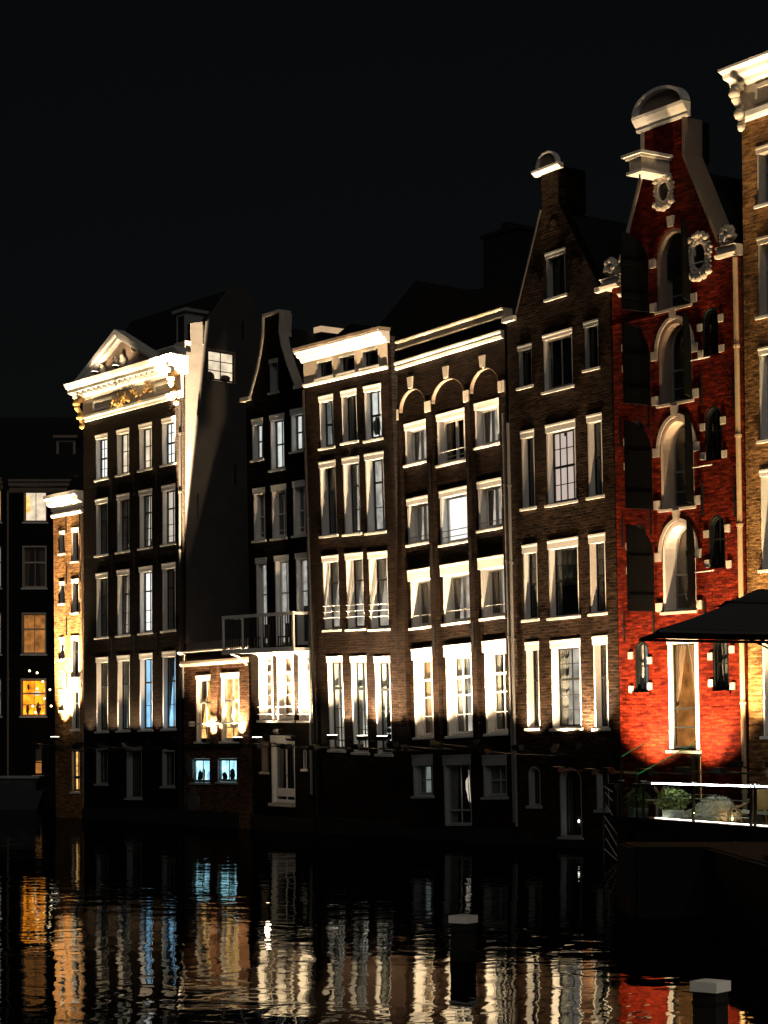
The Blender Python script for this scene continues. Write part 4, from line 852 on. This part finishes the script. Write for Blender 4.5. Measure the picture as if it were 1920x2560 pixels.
# ------------------------------------------------------------------ terrace on piles
A = Vector((6.12, 52.0, 0)); EX = Vector((.279, -.960, 0)).normalized(); GX = Vector((.960, .279, 0)).normalized()
TM = Matrix(((EX.x, GX.x, 0, A.x), (EX.y, GX.y, 0, A.y), (0, 0, 1, 0), (0, 0, 0, 1)))   # x along the front edge, y back towards the houses
def TP(x, y, z=0): return TM @ Matrix.Translation((x, y, z))
ZD = 1.19
T = empty('terrace_deck', TM); tag(T, 'black waterside terrace deck standing on timber piles below the red warehouse', 'terrace')
add('platform', box(0, 16, 0, 3.6, ZD-.34, ZD-.03), 'deck', T)
for i in range(24): add('deck_board', box(.01+i*.665, .655+i*.665, -.03, 3.6, ZD-.028, ZD), 'timber', T)
add('edge_beam', box(-.04, 16, -.10, -.032, ZD-.36, ZD+.01), 'deck', T)
for x in (.3, 3.2, 6.45, 9.6, 12.8):
    for y in (.2, 3.3): add('pile', MB().tube([(x, y, -1.5), (x, y, ZD-.341)], .11, 10), 'timber' if x != 6.45 else 'wood', T)  # one pile in brighter wood, its colour standing in for light
RL = empty('glass_railing', TP(0, .05, ZD)); tag(RL, 'clear glass terrace railing with a glowing white handrail strip and dark posts', 'railing')
for x in (.0, 1.43, 4.4, 7.42, 7.62, 10.5, 13.5): add('post', box(x-.03, x+.03, -.03, .03, 0, .93), 'iron', RL); add('post_cap', box(x-.06, x+.06, -.06, .06, .931, .96), 'steel', RL)
for a, b in ((.04, 1.39), (1.47, 4.36), (4.44, 7.38), (7.66, 10.46), (10.54, 13.46)): add('glass_panel', box(a, b, -.006, .006, .05, .86), 'tglass', RL)
add('strip_shield', box(1.47, 16, -.42, .04, .862, .885), 'deck', RL)  # added shelf that hides the light strip from the water
add('light_strip', box(1.93, 16, .0, .03, .886, .914), 'led', RL)
add('light_strip', box(1.93, 16, .10, .13, .02, .036), 'led2', RL)
add('handrail', box(1.47, 16, -.004, .04, .923, .935), 'steel', RL)
for z, a, b in ((.56, 2.4, 7.4), (.18, 4.2, 7.4), (.66, 3.6, 5.4)): add('mid_rail', MB().tube([(a, .12, z), (b, .12, z)], .014, 6), 'steel', RL)
# side screens; an emissive tube paints the green glint on each glass edge
for k, (x, y0, y1, z0, z1) in enumerate(((.05, .05, .75, 2.75, 3.14), (.35, .35, 2.1, 2.28, 3.16))):
    s_ = empty('glass_wind_screen', TP(x, 0, ZD)); tag(s_, ('short slanting glass screen with a green edge at the terrace corner', 'long slanting glass screen with a green edge before the spout gable wall')[k], 'screen')
    pts = [(y0, .005), (y1, .005), (y1, z1-ZD), (y0, z0-ZD)]
    mb = MB(); mb.prism(pts, -.006, .006); me = add('pane', mb, 'tglass', s_); me.rotation_euler = (0, 0, R(90))
    ed = add('edge_glint', MB().tube([(0, y0, z0-ZD+.012), (0, y1, z1-ZD+.012)], .010, 6), 'green', s_)
    add('frame_post', box(-.02, .02, y0-.04, y0, .002, z0-ZD), 'iron', s_)
# slanting steel fins beside the terrace corner
S = empty('fin_screen', Matrix.Translation((5.92, 52.25, 0))); tag(S, 'steel screen of slanting parallel fins beside the terrace corner over the water', 'screen')
add('upright', box(.16, .20, -.02, .02, -1.0, 2.0), 'iron', S); add('upright', box(-.20, -.16, -.02, .02, -1.0, 1.75), 'iron', S)
for i, (za, zb) in enumerate(((1.98, 1.83), (1.82, 1.6), (1.5, 1.22), (1.2, .72), (.98, .42), (.62, .14), (.35, .04))):
    add('fin', MB().tube([(-.17+.02*(i % 3), -.03, za), (.17 if i > 2 else .05, -.03, zb)], .011, 6), 'steel', S)
def shrub(x, y, h, w_, n, seed, label, mat='leaf'):
    r_ = empty('potted_shrub', TP(x, y, ZD)); tag(r_, label, 'plant', 'potted shrubs on the terrace')
    rnd = random.Random(seed)
    add('pot', MB().prism([(-.18, 0), (.18, 0), (.22, .24), (-.22, .24)], -.2, .2), 'white', r_)
    st = MB()
    for i in range(7):
        a = rnd.uniform(0, 6.28); st.tube([(0, 0, .22), (.1*math.cos(a), .1*math.sin(a), h*.5), (w_*.4*math.cos(a), w_*.4*math.sin(a), h*.85)], .012, 5, .004)
    add('stems', st, 'timber', r_)
    lf = MB()
    for i in range(n):
        u, v_, q = rnd.uniform(0, 6.28), math.acos(rnd.uniform(-1, 1)), rnd.random()**.4
        c0 = Vector((math.cos(u)*math.sin(v_)*w_*q, math.sin(u)*math.sin(v_)*w_*q, h*.62+math.cos(v_)*h*.42*q))
        d = Vector((rnd.uniform(-1, 1), rnd.uniform(-1, 1), rnd.uniform(-.2, 1))).normalized(); s2 = d.cross(Vector((rnd.uniform(-1, 1), rnd.uniform(-1, 1), .3))).normalized()
        L, Wd = rnd.uniform(.07, .14), rnd.uniform(.018, .035); k = len(lf.v)
        lf.v += [tuple(c0), tuple(c0+d*L*.5+s2*Wd), tuple(c0+d*L), tuple(c0+d*L*.5-s2*Wd)]; lf.f.append([k, k+1, k+2, k+3])
    f_ = add('foliage', lf, mat, r_); f_['kind'] = 'stuff'
    return r_
shrub(.15, .45, .70, .30, 420, 1, 'spiky pale green shrub in a pot at the terrace corner')
shrub(2.35, .45, .74, .42, 620, 2, 'broad bright green shrub in a white pot under the lit handrail')
# pedestal table
r_ = empty('pedestal_table', TP(1.15, .55, ZD)); tag(r_, 'small white pedestal table between the two green shrubs', 'table')
add('table_top', MB().tube([(0, 0, .44), (0, 0, .47)], .34, 20), 'white', r_); add('column', MB().tube([(0, 0, .03), (0, 0, .44)], .035, 8), 'white', r_); add('foot', MB().tube([(0, 0, 0), (0, 0, .03)], .2, 16), 'white', r_)
# pronged wooden stand
r_ = empty('wooden_stand', TP(.85, .75, ZD)); tag(r_, 'slim two-pronged wooden stand glowing orange behind the railing', 'stand')
add('stem', MB().tube([(0, 0, .02), (0, 0, .62)], .04, 8), 'wood', r_); add('base', box(-.14, .14, -.14, .14, 0, .02), 'wood', r_)
for s_ in (-1, 1): add('prong', MB().tube([(0, 0, .6), (s_*.04, s_*.06, .68), (s_*.07, s_*.11, .80)], .035, 8), 'wood', r_)
# fleece-covered bench
r_ = empty('terrace_bench', TP(3.9, .8, ZD)); tag(r_, 'low wooden bench hidden under a cream fleece', 'bench')
add('seat', box(-.9, .9, -.25, .25, .20, .26), 'wood', r_)
for x in (-.8, .8):
    for y in (-.2, .2): add('leg', box(x-.03, x+.03, y-.03, y+.03, 0, .20), 'wood', r_)
fm = MB(); rnd = random.Random(5)
fh = lambda x, y: max(.12, .40 + .24*math.exp(-((x-.3)/.42)**2) - .20*abs(x)) - .25*y*y
for i in range(2600):     # shaggy locks standing off the heap
    x, y = rnd.uniform(-1.05, 1.0), rnd.uniform(-.36, .3); z = fh(x, y)
    if y < -.3: z = rnd.uniform(.08, z)
    d = Vector((rnd.gauss(0, .6), rnd.gauss(0, .5)-.4, rnd.uniform(.1, 1))).normalized(); s2 = d.cross(Vector((rnd.uniform(-1, 1), rnd.uniform(-1, 1), .2))).normalized()
    c0 = Vector((x, y, z-.04)); L = rnd.uniform(.06, .15); k = len(fm.v)
    fm.v += [tuple(c0-s2*.02), tuple(c0+s2*.02), tuple(c0+d*L+Vector((0, 0, -.03)))]; fm.f.append([k, k+1, k+2])
for i in range(40):
    x = -1 + i*.05; fm.blob((x, -.02, fh(x, 0)*.5), (.07, .3, fh(x, 0)*.5), 6, 5, .1, i)
fo = add('fleece', fm, 'fleece', None); tag(fo, 'shaggy cream and brown fleece heaped over the low bench', 'throw'); fo.matrix_world = TP(3.9, .8, ZD)
# wooden armchair
r_ = empty('lounge_chair', TP(6.3, .7, ZD)); tag(r_, 'low lounge chair with curved pale wooden arms beside the railing post', 'chair')
add('seat', MB().profile([(-.3, .26), (.3, .22), (.3, .30), (-.3, .34)], -.34, .34), 'fleece', r_)
for y in (-.32, .32):
    add('arm', MB().tube([(-.75, y, .02), (-.70, y, .22), (-.5, y, .34), (-.1, y, .42), (.2, y, .5), (.45, y, .60)], .03, 8), 'wood', r_)
    add('leg', MB().tube([(.5, y, .0), (.45, y, .5), (.48, y, .86)], .035, 8), 'wood', r_); add('leg', MB().tube([(-.25, y, .36), (-.08, y, .28), (0, y, .0)], .03, 8), 'wood', r_)
add('backrest', MB().profile([(-.28, .35), (.28, .35), (.28, .82), (-.28, .82)], .44, .49), 'wood', r_)
# lantern added to throw warm light on the wood around it
r_ = empty('added_lantern', TP(5.45, .55, ZD)); tag(r_, 'added small warm lantern standing between the fleece and the lounge chair', 'lantern')
add('base', box(-.09, .09, -.09, .09, 0, .02), 'iron', r_); add('added_flame', MB().blob((0, 0, .12), (.03, .03, .06), 8, 6, 0), 'bulb_w', r_); add('lid', MB().tube([(0, 0, .27), (0, 0, .36)], .11, 8, .03), 'iron', r_)
for x in (-.08, .08):
    for y in (-.08, .08): add('upright', box(x-.008, x+.008, y-.008, y+.008, .02, .27), 'iron', r_)
ld = bpy.data.lights.new('added_warm_light', 'POINT'); ld.energy = 22; ld.color = (1, .5, .2); ld.shadow_soft_size = .04
lo = bpy.data.objects.new('added_warm_light', ld); COL.objects.link(lo); lo.parent = r_; lo.location = (0, 0, .2)
# covered grill and dark topiary ball with bulbs
r_ = empty('covered_grill', TP(5.0, 2.2, ZD)); tag(r_, 'dark humped grill under a wrinkled cover behind the lit handrail', 'grill')
g_ = MB(); g_.smooth = True; g_.blob((0, 0, 1.12), (.75, .4, .32), 14, 9, .10, 3); g_.blob((.2, .05, 1.3), (.35, .3, .2), 10, 7, .15, 4); add('cover', g_, 'canvas', r_)
add('cart', box(-.6, .6, -.3, .3, .12, .95), 'canvas', r_)
for x in (-.5, .5): add('wheel', MB().tube([(x, -.34, .12), (x, -.28, .12)], .12, 14), 'iron', r_)
r_ = empty('topiary_ball', TP(8.0, 1.1, ZD)); tag(r_, 'round dark topiary ball sprinkled with tiny white bulbs', 'plant')
add('pot', MB().tube([(0, 0, 0), (0, 0, .4)], .22, 12, .3), 'iron', r_); add('stem', MB().tube([(0, 0, .4), (0, 0, 1.1)], .05, 8), 'timber', r_)
tb = MB(); rnd = random.Random(9); tb.blob((0, 0, 1.5), (.48, .48, .45), 12, 8, .1, 1)
for i in range(900):
    d = Vector((rnd.gauss(0, 1), rnd.gauss(0, 1), rnd.gauss(0, 1))).normalized(); s2 = d.cross(Vector((rnd.uniform(-1, 1), .3, rnd.uniform(-1, 1)))).normalized(); c0 = Vector((0, 0, 1.5)) + d*.47; k = len(tb.v)
    tb.v += [tuple(c0), tuple(c0+d*.06+s2*.03), tuple(c0+d*.12), tuple(c0+d*.06-s2*.03)]; tb.f.append([k, k+1, k+2, k+3])
f_ = add('foliage', tb, 'leafd', r_); f_['kind'] = 'stuff'
for i in range(26):
    d = Vector((rnd.uniform(-1, .6), rnd.uniform(-1, .2), rnd.uniform(-.8, 1))).normalized(); p_ = Vector((0, 0, 1.5)) + d*.58
    add('bulb', MB().blob(tuple(p_), (.022, .022, .022), 6, 4, 0), 'bulb', r_)

# ------------------------------------------------------------------ jetty with the big parasol
J = empty('jetty', Matrix.Translation((7.4, 34, 0))); tag(J, 'low black jetty in front of the terrace that carries the big parasol', 'jetty')
add('platform', box(-3.05, 6, .4, 2.5, .86, 1.2), 'deck', J); add('platform', box(-1.8, 6, -6, .39, .86, 1.2), 'deck', J)
add('skirt', box(-3.05, -1.8, .30, .398, -.3, 1.18), 'deck', J); add('skirt', box(-1.79, 6, -6.1, -6.01, -.3, 1.18), 'deck', J); add('skirt', box(-1.9, -1.81, -6, .29, -.3, 1.18), 'deck', J); add('skirt', box(-3.15, -3.06, .4, 2.5, -.3, 1.18), 'deck', J)
for x in (-2.8, 1.5, 5.6):
    for y in (.8, 2.2): add('pile', MB().tube([(x, y, -1.5), (x, y, .859)], .12, 10), 'timber', J)
U = empty('terrace_parasol', Matrix.Translation((6.15, 29.9, 1.201))); tag(U, 'large charcoal parasol canopy reaching in front of the red warehouse', 'parasol')
add('base', box(-.4, .4, -.4, .4, 0, .08), 'iron', U); add('pole', MB().tube([(0, 0, .08), (0, 0, 4.28)], .045, 10), 'iron', U)
def tier(hw, hd, ze, za, f=0.):
    mb = MB(); n = 10; th = .012
    for (ax, ay), (bx, by) in (((-hw, -hd), (hw, -hd)), ((hw, -hd), (hw, hd)), ((hw, hd), (-hw, hd)), ((-hw, hd), (-hw, -hd))):
        k = len(mb.v)
        for j in range(n+1):
            t = j/n; sag = -.05*math.sin(math.pi*t)
            for i in range(n+1):
                q = i/n; s3 = -.035*math.sin(math.pi*q)*(1-t)
                ex, ey = ax+(bx-ax)*q, ay+(by-ay)*q
                mb.v.append((ex*(1-t*(1-f)), ey*(1-t*(1-f)), ze+(za-ze)*t+sag+s3))
        for j in range(n):
            for i in range(n): a = k+j*(n+1)+i; mb.f.append([a, a+1, a+n+2, a+n+1])
    return mb
cn = add('canopy', tier(2.2, 1.12, 3.4, 4.04, .28), 'canvas', U); add('vent_canopy', tier(1.15, .6, 3.84, 4.26), 'canvas', U)
vl = MB()
for (ax, ay), (bx, by) in (((-2.2, -1.12), (2.2, -1.12)), ((2.2, -1.12), (2.2, 1.12)), ((2.2, 1.12), (-2.2, 1.12)), ((-2.2, 1.12), (-2.2, -1.12))):
    k = len(vl.v)
    for i in range(13):
        q = i/12; s3 = -.035*math.sin(math.pi*q); vl.v += [(ax+(bx-ax)*q, ay+(by-ay)*q, 3.395+s3), (ax+(bx-ax)*q*1, ay+(by-ay)*q, 3.35+s3)]
    for i in range(12): vl.f.append([k+2*i, k+2*i+2, k+2*i+3, k+2*i+1])
add('valance', vl, 'canvas', cn)
for sx in (-1, 1):
    for sy in (-1, 1): add('rib', MB().tube([(0, 0, 3.9), (sx*2.15, sy*1.09, 3.35)], .02, 6), 'iron', U); add('strut', MB().tube([(0, 0, 2.98), (sx*1.1, sy*.55, 3.6)], .016, 6), 'iron', U)

# ------------------------------------------------------------------ far left: moored boat and bulbs on a wire
b_ = empty('moored_boat', Matrix.Translation((-19.9, 103.5, 0))); tag(b_, 'dark moored boat with a pale cabin roof below the orange window', 'boat')
add('hull', MB().prism([(-2.2, .9), (-1.7, -.2), (2.0, -.2), (2.4, .95), (2.2, 1.0), (-2.1, 1.0)], -.9, .9), 'hull', b_)
add('cabin', box(-1.1, 2.0, -.7, .7, 1.001, 1.62), 'hull', b_); add('cabin_roof', box(-1.4, 2.2, -.85, .85, 1.621, 1.74), 'greysash', b_)
for x in (-.6, .4, 1.4): add('window', box(x-.3, x+.3, -.715, -.701, 1.15, 1.48), 'glass', b_)
add('rail', MB().tube([(-2.0, -.8, 1.0), (-1.6, -.8, 1.9), (-1.2, -.8, 1.75)], .03, 6), 'greysash', b_)
W_ = empty('string_of_bulbs', Matrix.Translation((-19.712, 111.1, 0))); tag(W_, 'string of bright bulbs hanging before the orange lit window', 'string lights')
pts = [((x-80)/5000*111.1, (1890-y)/5000*111.1+EYE) for x, y in ((81, 1677), (100, 1682), (114, 1704), (132, 1724), (118, 1746), (135, 1765), (96, 1781), (89, 1765), (100, 1722))]
wire = [(pts[0][0]-.5, 0, 9.0)] + [(p[0], 0, p[1]+.04) for p in pts]
add('wire', MB().tube(wire, .008, 5), 'iron', W_); add('hook', MB().tube([(pts[0][0]-.5, 0, 9.0), (pts[0][0]-.5, .897, 9.05)], .012, 5), 'iron', W_)
for p in pts: add('bulb', MB().blob((p[0], 0, p[1]), (.06, .06, .06), 8, 6, 0), 'bulb_w', W_)

# ------------------------------------------------------------------ quay lamp out of the picture that whitens the post cap
L_ = empty('quay_lamp', Matrix.Translation((7.0, 14.5, 0))); tag(L_, 'slim black quay lamp on a pile beside the mooring posts', 'lamp')
add('column', MB().tube([(0, 0, -1.5), (0, 0, 4.6)], .05, 10), 'iron', L_); add('lantern', MB().tube([(0, 0, 4.6), (0, 0, 4.95)], .10, 10, .16), 'bulb_w', L_); add('lantern_cap', MB().tube([(0, 0, 4.951), (0, 0, 5.1)], .2, 10, .04), 'iron', L_)
ld = bpy.data.lights.new('quay_light', 'POINT'); ld.energy = 420; ld.color = (1, .88, .72); ld.shadow_soft_size = .1
lo = bpy.data.objects.new('quay_light', ld); COL.objects.link(lo); lo.parent = L_; lo.location = (-.3, 0, 4.7)
